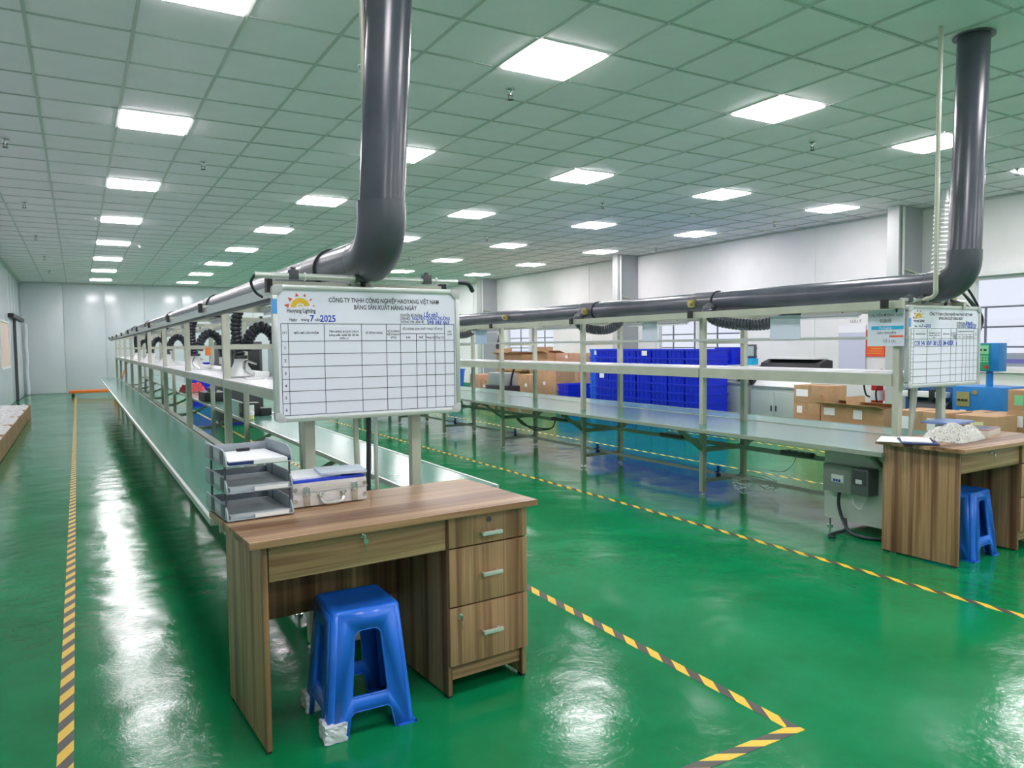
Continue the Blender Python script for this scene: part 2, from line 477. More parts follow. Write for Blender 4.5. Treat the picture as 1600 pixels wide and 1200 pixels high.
for key, i, j, xa, xb, ya, yb in tiles:
    cx, cy = (xa + xb) / 2, (ya + yb) / 2
    if key < 0 and cnt < 296:
        z = CEIL + .004 + random.uniform(-.0012, .0012)
        if xb - xa > .58 and yb - ya > .58:
            if full_me is None:
                o = full.build('ceiling_tile', m_tile, ceil); full_me = o.data
            else:
                o = bpy.data.objects.new('ceiling_tile', full_me); COL.objects.link(o); o.parent = ceil
            o.location = (cx, cy, z)
            o.rotation_euler = (random.uniform(-.0016, .0016), random.uniform(-.0016, .0016), 0)
        else:
            MB((cx, cy, z)).box(xa, xb, ya, yb, z, z + .012).build('ceiling_tile', m_tile, ceil, loc=(cx, cy, z))
        cnt += 1
    else:
        rest.box(xa, xb, ya, yb, CEIL + .004, CEIL + .016)
rest.build('distant_ceiling_tiles', m_tile, ceil, kind='stuff')
g = MB()
for i in range(-4, 19):
    x0 = GX + i * T
    if XL < x0 < XR: g.box(x0 - .011, x0 + .011, YF, YB, CEIL - .004, CEIL + .004)
for j in range(-29, 37):
    y0 = GY + j * T
    if YF < y0 < YB: g.box(XL, XR, y0 - .009, y0 + .009, CEIL - .003, CEIL + .0035)
g.build('ceiling_grid', m_tbar, ceil)

ORD = ['first', 'second', 'third', 'fourth', 'fifth', 'sixth', 'seventh', 'eighth', 'ninth', 'tenth', 'eleventh', 'twelfth', 'thirteenth', 'fourteenth', 'fifteenth']
ROWN = ['leftmost', 'second from left', 'middle', 'fourth from left', 'rightmost']
proto = None
for (i, j), (ci, cj) in sorted(lamp_cells.items(), key=lambda q: (q[1][0], q[1][1])):
    loc = (GX + (i + .5) * T, GY + (j + .5) * T, CEIL)
    if cj >= -1: lab = 'square white LED ceiling panel, %s in view of the %s row' % (ORD[cj + 1], ROWN[ci])
    else: lab = 'unseen square LED ceiling panel behind the camera, %s back in the %s row' % (ORD[-2 - cj], ROWN[ci])
    if loc[1] > YB - .3: continue
    if proto is None:
        proto = thing('ceiling_light', loc, lab, 'ceiling light', group='LED ceiling panels')
        MB().box(-.292, .292, -.292, -.276, -.004, .012).box(-.292, .292, .276, .292, -.004, .012).box(-.292, -.276, -.276, .276, -.004, .012).box(.276, .292, -.276, .276, -.004, .012).build('lamp_frame', m_whitemetal, proto)
        MB().box(-.276, .276, -.276, .276, -.014, .008).build('diffuser', m_lampface, proto)  # drop below the frame added so its glowing sides brighten the ceiling
    else:
        copy_tree(proto, loc, label=lab)

# sprinklers and detectors
def sprinkler(x, y, lab):
    s_ = thing('sprinkler', (x, y, CEIL), lab, 'sprinkler', group='fire sprinklers on the ceiling')
    MB().lathe([(.038, 0), (.038, -.006), (.02, -.012), (.012, -.03), (.012, -.05)], n=12).build('sprinkler_body', m_steel, s_, smooth=True)
    MB().bar((-.018, 0, -.045), (-.012, 0, -.08), .006).bar((.018, 0, -.045), (.012, 0, -.08), .006).box(-.02, .02, -.006, .006, -.05, -.042).build('sprinkler_frame', m_dark, s_)
    MB().lathe([(.026, -.084), (.026, -.08)], n=10).build('deflector', m_dark, s_)
SPR = [(3.12, 5.34, 'nearest, close to the big lamp at top centre'), (6.7, 5.24, 'near the lamp left of the right duct'), (-.54, 8.94, 'nearest of the left column by the left wall'), (-.57, 12.6, 'second of the left column'), (-.58, 16.2, 'third of the left column'), (-.56, 19.7, 'fourth of the left column'), (-.56, 23.2, 'fifth of the left column, near back wall'), (1.29, 9.03, 'between left lamp row and the left duct'), (6.78, 8.94, 'above the middle of the blue crate stack'), (10.48, 8.95, 'near the right wall beneath the tiles'), (3.15, 12.67, 'beside the second lamp row'), (6.86, 12.7, 'right of the left duct, far'), (11.0, 12.6, 'close to the right wall column'), (9.95, 4.84, 'at the right edge beside the right duct'), (6.8, 16.4, 'far, over the brown boxes')]
for a, b_, c in SPR: sprinkler(a, b_, 'small dark pendent sprinkler, ' + c)
for a, b_, c in ((8.65, 9.02, 'above right bench line'), (8.76, 17.12, 'far centre'), (1.18, 16.81, 'left of the second lamp row')):
    s_ = thing('smoke_detector', (a, b_, CEIL), 'round white smoke detector on ceiling, ' + c, 'smoke detector')
    MB().lathe([(.055, 0), (.055, -.02), (.04, -.035), (.03, -.05), (.012, -.052)], n=16).build('detector_body', m_white, s_, smooth=True)
    MB().lathe([(.056, -.004), (.056, -.009)], n=16).build('detector_ring', m_dark, s_)

# floor tapes (stuck to the floor)
def tape(x0, x1, y0, y1, lab):
    cx, cy = (x0 + x1) / 2, (y0 + y1) / 2
    o = MB((cx, cy, 0)).box(x0, x1, y0, y1, .0002, .0012).build('floor_tape', m_tape, loc=(cx, cy, 0))
    return tag(o, lab, 'floor tape')
tape(-.11, -.06, YF, 25.4, 'yellow and black striped floor tape along the left aisle')
tape(2.17, 2.22, 1.79, 22.5, 'yellow and black striped floor tape running behind the left desk')
o = MB((0, 0, 0)).box(-.025, .025, -1.1, 1.1, .0002, .0012).build('floor_tape', m_tape, loc=(1.12, 1.765, .0), rz=PI / 2)
tag(o, 'short yellow and black striped tape turning left at lower centre', 'floor tape')
tape(4.06, 4.11, -1, 17, 'yellow and black striped floor tape before the right bench line')
tape(6.25, 6.30, 3.6, 16, 'yellow and black striped floor tape behind the right bench line')
tape(8.10, 8.15, 4.4, 9.0, 'faded yellow striped floor tape nearest the right wall cabinets')

# ================================================================== PRODUCTION LINES
def bench_line(name, label, xa, xb, ys, ya, yb, ta, tb, shelf, zb, brace_sides, rails, mid=False):
    """xa, xb: the two post rows; ta, tb: outer edges of the two benches; ya..yb bench span"""
    xm = (xa + xb) / 2; org = (xm, ys[0], 0)
    L = thing(name, org, label, 'workbench')
    M = lambda: MB(org)
    ps = .024
    for yy in ys:
        for xx in (xa, xb):
            p = M().box(xx - ps, xx + ps, yy - ps, yy + ps, .035, zb - .045).build('post', m_cream, L, bevel=.004)
            M().cyl((xx, yy, 0.0), (xx, yy, .014), .028, n=10).cyl((xx, yy, .01), (xx, yy, .05), .009, n=8).build('levelling_foot', m_steel, p, smooth=True)
        M().box(xa - .16, xb + .16, yy - .02, yy + .02, zb - .045, zb).build('crossbeam', m_cream, L)
        for sx in (xa - .16, xb + .16):
            M().box(sx - .012, sx + .012, yy - .024, yy + .024, zb - .05, zb + .012).build('end_cap', m_black, L)
        M().box(xa + ps, xb - ps, yy - .018, yy + .018, 1.385, 1.42).build('middle_beam', m_cream, L)
        M().box(xa + ps, xb - ps, yy - .018, yy + .018, shelf - .065, shelf - .022).build('shelf_beam', m_cream, L)
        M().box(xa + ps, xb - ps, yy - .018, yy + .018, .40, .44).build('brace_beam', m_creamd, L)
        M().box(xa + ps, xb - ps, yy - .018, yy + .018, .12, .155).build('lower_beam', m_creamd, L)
        for sgn, tx in ((-1, ta), (1, tb)):
            xx = xa if sgn < 0 else xb
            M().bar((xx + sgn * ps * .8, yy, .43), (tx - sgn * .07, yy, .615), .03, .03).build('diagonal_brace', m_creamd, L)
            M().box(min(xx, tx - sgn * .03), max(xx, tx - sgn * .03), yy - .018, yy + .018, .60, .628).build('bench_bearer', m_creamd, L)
    M().box(xm - .018, xm + .018, ys[0] + .56, ys[-1], .155, .18).build('stretcher', m_creamd, L)
    M().box(xm - .05, xm + .05, ys[0] + .56, ys[-1], .44, .455).build('cable_tray', m_creamd, L)
    M().box(xm - .055, xm - .05, ys[0] + .56, ys[-1], .44, .48).build('tray_lip', m_creamd, L)
    # benches: board, mat and edging per section
    for sgn, tin, tout in ((-1, xa - ps - .008, ta), (1, xb + ps + .008, tb)):
        if mid and sgn < 0: tin = xb + .07
        if mid and sgn > 0: tin = xb + .085
        x0, x1 = min(tin, tout), max(tin, tout)
        segs = [ya] + [v for v in ys if ya + .6 < v < yb - .6][1::2] + [yb]
        for a, b_ in zip(segs, segs[1:]):
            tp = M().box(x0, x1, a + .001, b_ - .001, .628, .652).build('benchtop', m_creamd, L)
            M().box(x0 + .012, x1 - .012, a + .001, b_ - .001, .652, .656).build('bench_mat', m_mat, tp)
            M().box(x0 - .004, x0 + .012, a, b_, .630, .659).box(x1 - .012, x1 + .004, a, b_, .630, .659).build('edge_strip', m_creamd if mid else m_rail, tp)
    # shelf
    she = .088 if mid else .058
    for a, b_ in zip(ys, ys[1:]):
        sh = M().box(xa - .03, xb + .03, a + .026, b_ - .026, shelf - .022, shelf).build('shelf_board', m_shelf, L)
        M().box(xa - .035, xa - .012, a + .024, b_ - .024, shelf - she, shelf - .004).box(xb + .012, xb + .035, a + .024, b_ - .024, shelf - she, shelf - .004).build('shelf_edge', m_cream, sh)
    for rx, rz_, rw, rh, rn, rm in rails:
        M().box(rx - rw / 2, rx + rw / 2, ys[0] - .1, ys[-1] + .1, rz_ - rh / 2, rz_ + rh / 2).build(rn, rm, L)
    return L

YL = [3.40 + 2.12 * k for k in range(10)]
LZ = 1.69
line_l = bench_line('workbench_line', 'long left assembly line of cream steel posts with green benches and white shelf', .90, 1.42, YL, 3.42, 21.9, .475, 1.90, 1.18, LZ, 0,
    [(.78, LZ - .02 - .03 + .005, .05, .05, 'top_rail', m_rail), (.78 - .001, LZ - .078, .022, .016, 'rail_slot', m_dark), (1.55, LZ - .045, .05, .05, 'top_rail', m_rail)])
YR = [3.12 + 1.86 * k for k in range(8)]
RZ = 1.665
line_r = bench_line('workbench_line', 'right assembly line of cream steel posts with green benches beneath a grey duct', 4.905, 5.43, YR, 3.0, 16.3, 4.56, 5.96, 1.17, RZ, 0,
    [(4.80, RZ - .0225, .035, .055, 'top_rail', m_cream), (4.88, 1.418, .012, .022, 'hanging_rail', m_rail), (5.54, RZ - .0225, .035, .05, 'top_rail', m_cream), (5.45, 1.418, .012, .022, 'hanging_rail', m_rail)], mid=True)
# long angle under the top rail of the right line
# ------------------------------------------------------------------ ducts
def duct(name, label, x, yv, zc, yend, xt, yt, r=.1, joints=(), taps=()):
    org = (x, yv, zc - r); D = thing(name, org, label, 'duct')
    R = .17
    path = [Vector((xt, yt, CEIL + .02)), Vector((x + (xt - x) * .0, yv, zc + R))]
    MB(org).tube(path, r, 28).build('riser_pipe', m_pvc, D, smooth=True)
    el = [Vector((x, yv, zc + R + .06))] + [Vector((x, yv + R - R * math.cos(a), zc + R - R * math.sin(a))) for a in [k * PI / 2 / 10 for k in range(11)]] + [Vector((x, yv + R + .06, zc))]
    MB(org).tube(el, r + .006, 28, cap=False).build('elbow', m_pvcj, D, smooth=True)
    MB(org).tube([(x, yv + R, zc), (x, yend, zc)], r, 28).build('main_pipe', m_pvc, D, smooth=True)
    for j in joints:
        MB(org).tube([(x, j, zc), (x, j + .28, zc)], r + .006, 28).build('pipe_coupling', m_pvcj, D, smooth=True)
        MB(org).tube([(x, j - .006, zc), (x, j + .006, zc)], r + .011, 28).build('strap', m_black, D, smooth=True)
    for q in taps:
        v = MB(org).box(x - r - .035, x - r + .01, q - .035, q + .035, zc - .035, zc + .035).cyl((x - r - .06, q, zc), (x - r, q, zc), .02, n=10).build('damper_valve', m_brass, D)
    MB(org).lathe([(r + .012, 0), (r + .03, .0), (r + .03, .006), (r + .012, .006)], c=(xt, yt, CEIL - .012), n=24, cap=False).build('ceiling_collar', m_pvcj, D)
    return D
duct('exhaust_duct', 'large grey round exhaust duct dropping from ceiling onto the left line', 1.17, 3.13, 1.795, 21.5, 1.27, 3.16, joints=[3.85 + 3.7 * k for k in range(5)], taps=[])
duct('exhaust_duct', 'large grey round exhaust duct dropping from ceiling onto the right line', 5.17, 2.83, 1.768, 16.2, 5.36, 2.90, joints=[5.05, 6.9, 10.5, 14.2], taps=[5.28, 7.0, 8.85, 10.6])

# electrical conduits dropping beside ducts
def conduit(lab, pts, r, m):
    org = pts[-1]
    o = MB(org).tube(spline(pts, 8), r, 8).build('conduit_pipe', m, smooth=True, loc=org)
    return tag(o, lab, 'conduit')
conduit('cream plastic conduit beside left exhaust duct, dropping behind the board', [(1.12, 3.18, CEIL), (1.115, 3.18, 3.0), (1.12, 3.19, 2.3), (1.105, 3.27, 1.8), (1.11, 3.34, 1.68), (1.11, 3.36, 1.5), (1.11, 3.36, 1.0), (1.115, 3.36, .7), (1.115, 3.37, .02)], .013, m_cream)
conduit('black cable running down the left conduit', [(1.145, 3.20, CEIL), (1.14, 3.2, 3.0), (1.155, 3.2, 2.6), (1.15, 3.24, 2.1), (1.145, 3.31, 1.80), (1.155, 3.345, 1.67), (1.17, 3.36, 1.4), (1.17, 3.36, .9), (1.14, 3.37, .02)], .012, m_rubber)
conduit('grey steel conduit behind the left black cable', [(1.165, 3.23, CEIL), (1.165, 3.23, 2.4), (1.165, 3.26, 1.75), (1.21, 3.37, 1.45), (1.21, 3.38, .02)], .011, m_rail)
for k, (z, s_) in enumerate(((2.62, .03), (2.59, .03), (1.80, .03))):
    pass
for k, (z, s_) in enumerate(((2.62, 0), (2.59, 0), (1.80, .08))):
    tag(MB((1.14, 3.195, z)).tube([(1.14 + .038 * math.cos(a), 3.195 + s_ + .03 * math.sin(a), z) for a in [q * PI / 6 for q in range(13)]], .003, 6).build('cable_tie', m_white, loc=(1.14, 3.195, z)),
        'white cable tie around the left conduit, ' + ('upper of the pair', 'lower of the pair', 'just above the board')[k], 'cable tie')
conduit('cream conduit dropping beside right exhaust duct', [(5.02, 2.93, CEIL), (5.01, 2.93, 2.9), (5.01, 2.93, 2.2), (5.02, 2.93, 1.80), (5.035, 2.95, 1.70), (5.10, 3.10, 1.655), (5.19, 3.13, 1.5), (5.12, 3.14, 1.1), (5.08, 3.13, .68)], .014, m_cream)
conduit('grey conduit beside the right cream conduit', [(5.045, 2.94, CEIL), (5.035, 2.94, 2.9), (5.035, 2.94, 2.25), (5.045, 2.95, 1.80), (5.06, 2.97, 1.70), (5.13, 3.11, 1.655), (5.22, 3.15, 1.4), (5.15, 3.17, .68)], .013, m_rail)

# ------------------------------------------------------------------ production boards
def board(label, org, hand, W=.89, H=.597, tilt=0.0):
    B = thing('whiteboard', org, label, 'board', rz=tilt)
    MB().box(.02, W - .02, -.012, .008, .02, H - .02).build('board_panel', mat('board_white', (.80, .82, .93), .22), B)
    fr_ = MB()
    for (x0, x1, z0, z1) in ((.03, W - .03, 0, .022), (.03, W - .03, H - .022, H), (0, .022, .03, H - .03), (W - .022, W, .03, H - .03)):
        fr_.box(x0, x1, -.02, .012, z0, z1)
    fr_.build('board_frame', m_rail, B, bevel=.005)
    for cx, cz in ((.0, 0), (W, 0), (0, H), (W, H)):
        sx = 1 if cx == 0 else -1; sz = 1 if cz == 0 else -1
        pl = [(cx + sx * .018, cz), (cx + sx * .045, cz), (cx + sx * .045, cz + sz * .024), (cx + sx * .024, cz + sz * .045), (cx, cz + sz * .045), (cx, cz + sz * .018), (cx + sx * .005, cz + sz * .006)]
        MB().prism(pl, -.023, .014).build('frame_corner', mat('grey_corner_plastic', (.50, .51, .52), .4), B, bevel=.003)
    y = -.0128
    x0, w, h0, h = .021, W - .042, .021, H - .042
    X = lambda f: x0 + f * w
    Z = lambda v: h0 + (1 - v) * h
    cols = [.017, .053, .239, .441, .582, .663, .758, .816, .871, .932, .990]
    rows = [.265, .403, .503, .603, .70, .795, .89, .985]
    ln = MB(); q = .0011
    def hl(a, b_, v): ln.box(X(a), X(b_), y - .0003, y + .002, Z(v) - q, Z(v) + q)
    def vl(f, a, b_): ln.box(X(f) - q, X(f) + q, y - .0003, y + .002, Z(b_), Z(a))
    for v in rows: hl(cols[0], cols[-1], v)
    for i, c in enumerate(cols): vl(c, .345 if i in (6, 7, 8) else rows[0], rows[-1])
    hl(cols[5], cols[9], .345)
    ln.build('ruled_lines', m_ink, B, kind='stuff')
    # sun logo
    cx, cz = X(.118), Z(.138)
    def ringseg(r0, r1, a0, a1, n=14):
        vs = []
        for k in range(n + 1):
            a = math.radians(a0 + (a1 - a0) * k / n); vs.append((cx + r0 * math.cos(a), y, cz + r0 * math.sin(a))); vs.append((cx + r1 * math.cos(a), y, cz + r1 * math.sin(a)))
        return vs, [(2 * k, 2 * k + 1, 2 * k + 3, 2 * k + 2) for k in range(n)]
    lg = MB(); lg.add(*ringseg(.019, .042, 12, 180)); lg.add(*ringseg(.007, .012, 20, 165))
    lg.build('logo_arc', mat('logo_yellow', (.80, .50, .03), .4), B)
    ry = MB()
    for a, s_ in ((172, .016), (140, .015), (105, .013), (70, .011), (38, .008), (8, .007)):
        a = math.radians(a); c = Vector((cx + .060 * math.cos(a), y, cz + .060 * math.sin(a) * .95)); dx = Vector((math.cos(a), 0, math.sin(a))); dz = Vector((-dx.z, 0, dx.x))
        ry.add([c + dx * s_ * .7, c - dx * s_ * .6 + dz * s_ * .6, c - dx * s_ * .6 - dz * s_ * .6], [(0, 1, 2)])
    ry.build('logo_rays', mat('logo_red', (.75, .08, .04), .4), B)
    bk = [('Haoyang Lighting', X(.122), y, Z(.178), .026, 'CENTER', -.125),
        ('CÔNG TY TNHH CÔNG NGHIỆP HAOYANG VIỆT NAM', X(.582), y, Z(.092), .029, 'CENTER', -.535), ('BẢNG SẢN XUẤT HÀNG NGÀY', X(.582), y, Z(.147), .029, 'CENTER', -.305),
        ('Ngày', X(.06), y, Z(.243), .016, 'LEFT'), ('tháng', X(.12), y, Z(.243), .016, 'LEFT'), ('năm', X(.19), y, Z(.243), .016, 'LEFT'),
        ('CHUYỀN BỘ PHẬN:', X(.663), y, Z(.200), .0165, 'LEFT', -.108), ('CÁN BỘ:', X(.663), y, Z(.228), .0165, 'LEFT', -.052), ('THÔNG TIN LIÊN HỆ:', X(.663), y, Z(.256), .0165, 'LEFT', -.122)]
    hd = [('STT', .035, .345), ('MẪU MÃ SẢN PHẨM', .146, .345), ('TÊN HÀNG & QUY CÁCH', .345, .335), ('(công suất, nhiệt độ, độ kín', .345, .362), ('nước,...)', .345, .387), ('SỐ ĐƠN HÀNG', .512, .345), ('SỐ LƯỢNG', .623, .332), ('KẾ HOẠCH', .623, .358), ('(PCS)', .623, .384),
        ('SỐ LƯỢNG SẢN XUẤT THỰC TẾ (PCS)', .798, .312), ('8-9h', .71, .385), ('PHẾ', .787, .385), ('Tháng Lũy', .843, .385), ('Tổng Lũy', .9, .385), ('GHI', .962, .335), ('CHÚ', .962, .36)]
    bk += [(s_, X(a), y, Z(v), .0125, 'CENTER', .95) for s_, a, v in hd]
    bk += [(str(k + 1), X(.035), y, Z(rows[k + 1] + .062), .018, 'CENTER') for k in range(6)]
    text_mesh('printed_text', bk, m_ink, B, bold=.018)['kind'] = 'stuff'
    text_mesh('handwriting', [(h_[0], X(h_[1]), y - .0002, Z(h_[2]), h_[3], 'LEFT', -h_[4]) for h_ in hand], m_inkblue, B, bold=.02)['kind'] = 'stuff'
    return B, X, Z
B1, bx_, bz_ = board('whiteboard with production table fixed above the left wooden desk', (.727, 3.30, 1.071), [('7', .165, .247, .040, .018), ('2025', .218, .249, .042, .070), ('Lốc nhỏ', .805, .200, .028, .072), ('NGUYỄN QUANG TRƯỜNG', .735, .229, .023, .195), ('098 083 663', .825, .262, .024, .115)])
MB().box(-.004, .02, -.0215, -.0205, .47, .535).build('blue_sticker', mat('sky_blue_tape', (.10, .35, .75), .4), B1)
B2, bx_, bz_ = board('whiteboard with production table fixed above the right wooden desk', (4.885, 3.05, 1.07), [('7', .165, .247, .03, .014), ('2025', .218, .249, .032, .060), ('Đóng gói', .805, .200, .028, .085), ('NGUYỄN VĂN TRƯỜNG', .735, .229, .023, .195), ('098 083 663', .825, .262, .024, .115), ('COB 24V 10W 180 LED 3M 4000K   a', .06, .49, .050, .52)], H=.57)
MB().box(-.004, .02, -.0215, -.0205, .42, .48).build('blue_sticker', mat('sky_blue_tape', (.10, .35, .75), .4), B2)

# air pipes with fittings above the boards
def air_pipe(org, W, lab):
    A = thing('air_pipe', org, lab, 'pipe')
    MB().cyl((0, 0, 0), (W * .46, 0, 0), .014, n=10).cyl((W * .55, 0, 0), (W, 0, .0), .012, n=10).build('pipe', m_rail, A, smooth=True)
    for f in (.17, .48, .83):
        MB().box(W * f - .02, W * f + .02, -.02, .02, -.015, .028).cyl((W * f, 0, .02), (W * f, 0, .04), .012, n=8).build('clamp_fitting', m_dark, A, bevel=.004)
        MB().tube([(W * f + .05 + .0 * a, .016 * math.cos(a), .016 * math.sin(a)) for a in [q * PI / 4 for q in range(9)]], .003, 6).build('cable_tie', m_white, A)
    MB().tube(spline([(W * .98, 0, 0), (W * 1.06, .0, -.005), (W * 1.1, .02, -.04)], 6), .011, 8).build('hose_end', m_rubber, A, smooth=True)
    MB().tube(spline([(0, 0, 0), (-.012, .02, -.03), (.01, .04, -.07), (.04, .05, -.09)], 6), .006, 8).build('hose_start', m_rubber, A, smooth=True)
    return A
air_pipe((.66, 3.29, 1.705), .95, 'grey pneumatic pipe with clamps above the left whiteboard')
air_pipe((4.84, 3.06, 1.675), .5, 'cream pneumatic pipe with fittings above the right whiteboard')
rg = thing('air_regulator', (5.28, 3.10, 1.67), 'small silver and brass air regulator assembly under right duct elbow', 'valve')
MB().box(-.03, .03, -.03, .03, 0, .06).box(.08, .14, -.03, .03, 0, .05).build('regulator_body', m_steel, rg, bevel=.004)
MB().box(.2, .26, -.02, .02, .0, .05).build('brass_block', m_brass, rg)
MB().cyl((-.1, 0, .01), (.4, 0, .01), .012, n=8).build('manifold_pipe', m_rail, rg, smooth=True)
cl = thing('cable_bundle', (5.75, 3.12, 1.3), 'bundle of looping black cables right of the right whiteboard', 'cable')
for k, (dx, zt) in enumerate(((.20, 1.80), (.235, 1.78), (.17, 1.68), (.15, 1.62), (.21, 1.83))):
    MB((5.75, 3.12, 1.3)).tube(spline([(5.40, 3.0 + .02 * k, zt), (5.62, 3.1, zt - .03 + .01 * k), (5.75 + dx, 3.14, 1.58 + .01 * k), (5.75 + dx * .9, 3.14, 1.46), (5.78, 3.13, 1.36 + .015 * k), (5.70, 3.12, 1.32 + .01 * k)], 8), .009, 8).build('cable', m_rubber, cl, smooth=True)
MB((5.75, 3.12, 1.3)).tube(spline([(5.82, 3.1, 1.55), (5.88, 3.1, 1.5), (5.87, 3.1, 1.38), (5.80, 3.1, 1.33)], 8), .004, 6).build('thin_wire', m_dark, cl)

# ================================================================== DESKS
def desk(label, loc, rz, ztop, W=1.08, D=.52, side='right'):
    K = thing('wooden_desk', loc, label, 'desk', rz=rz)
    tt_ = .025; zt = ztop
    MB().box(-.055, W + .025, -.06, D + .02, zt - tt_, zt).build('desktop', WOOD_H, K, bevel=.0015)
    t_ = .018
    for nme, x0 in (('side_panel', 0), ('side_panel', W * .655), ('side_panel', W - t_)):
        p = MB().box(x0, x0 + t_, .0, D, .012, zt - tt_).build(nme, WOOD_V, K, bevel=.001)
        MB().box(x0, x0 + t_, .01, .04, 0, .012).box(x0, x0 + t_, D - .04, D - .01, 0, .012).build('foot_pad', m_black, p)
    MB().box(t_, W * .655, D - .05, D - .035, .30, zt - tt_).box(W * .655 + t_, W - t_, D - .03, D - .015, .06, zt - tt_).build('back_panel', WOOD_V, K)
    # wide centre drawer
    dz0, dz1 = zt - tt_ - .135, zt - tt_ - .008
    d_ = MB().box(t_ + .004, W * .655 - .004, .0, .016, dz0, dz1).build('drawer', WOOD_H, K, bevel=.001)
    MB().box(t_ + .02, W * .655 - .02, .018, D - .07, dz0 + .02, dz1 - .03).build('drawer_box', m_carddark, d_)
    xc = (t_ + W * .655) / 2
    lock = MB().cyl((xc, -.004, dz1 - .02), (xc, .004, dz1 - .02), .011, n=14).build('lock', m_steel, d_, smooth=True)
    MB().box(xc - .001, xc + .001, -.02, -.004, dz1 - .024, dz1 - .014).box(xc + .002, xc + .004, -.022, -.018, dz1 - .075, dz1 - .02).cyl((xc + .003, -.023, dz1 - .035), (xc + .003, -.017, dz1 - .035), .009, n=10).build('key', m_steel, d_)
    # pedestal drawers
    x0, x1 = W * .655 + .002, W - .002
    zs = [(zt - tt_ - .128, zt - tt_ - .006), (zt * .49, zt - tt_ - .134), (.135, zt * .49 - .006)]
    for k, (a, b_) in enumerate(zs):
        d_ = MB().box(x0, x1, -.016, 0, a, b_).build('drawer', WOOD_V, K, bevel=.0012)
        hc = (a + b_) / 2 - (.0 if k else .018); xm = (x0 + x1) / 2
        MB().bar((xm - .046, -.042, hc), (xm + .046, -.042, hc), .014, .015).box(xm - .04, xm - .032, -.04, -.016, hc - .004, hc + .004).box(xm + .032, xm + .04, -.04, -.016, hc - .004, hc + .004).build('handle', m_handle, d_, bevel=.002)
        if k == 0: MB().cyl((xm, -.02, b_ - .03), (xm, -.012, b_ - .03), .011, n=14).build('lock', m_dark, d_, smooth=True)
        if k == 2:
            lx, lz = x0 + .045, b_ - .035
            MB().cyl((lx, -.021, lz), (lx, -.012, lz), .012, n=14).box(lx - .001, lx + .001, -.045, -.02, lz - .01, lz + .006).box(lx + .004, lx + .006, -.03, -.026, lz - .05, lz).build('lock', m_steel, d_)
    MB().box(x0 + .016, x1 - .018, .02, .035, .065, .135).build('plinth', WOOD_H, K)
    MB().box(x0 + .016, x1 - .018, .035, D - .03, .12, .135).build('pedestal_base', WOOD_V, K)
    return K
desk('striped walnut desk in left foreground beneath the whiteboard', (.514, 2.575, 0), math.radians(3.6), .76)
desk('striped walnut desk at the right edge beneath the right whiteboard', (4.60, 2.52, 0), math.radians(.5), .742, D=.495)

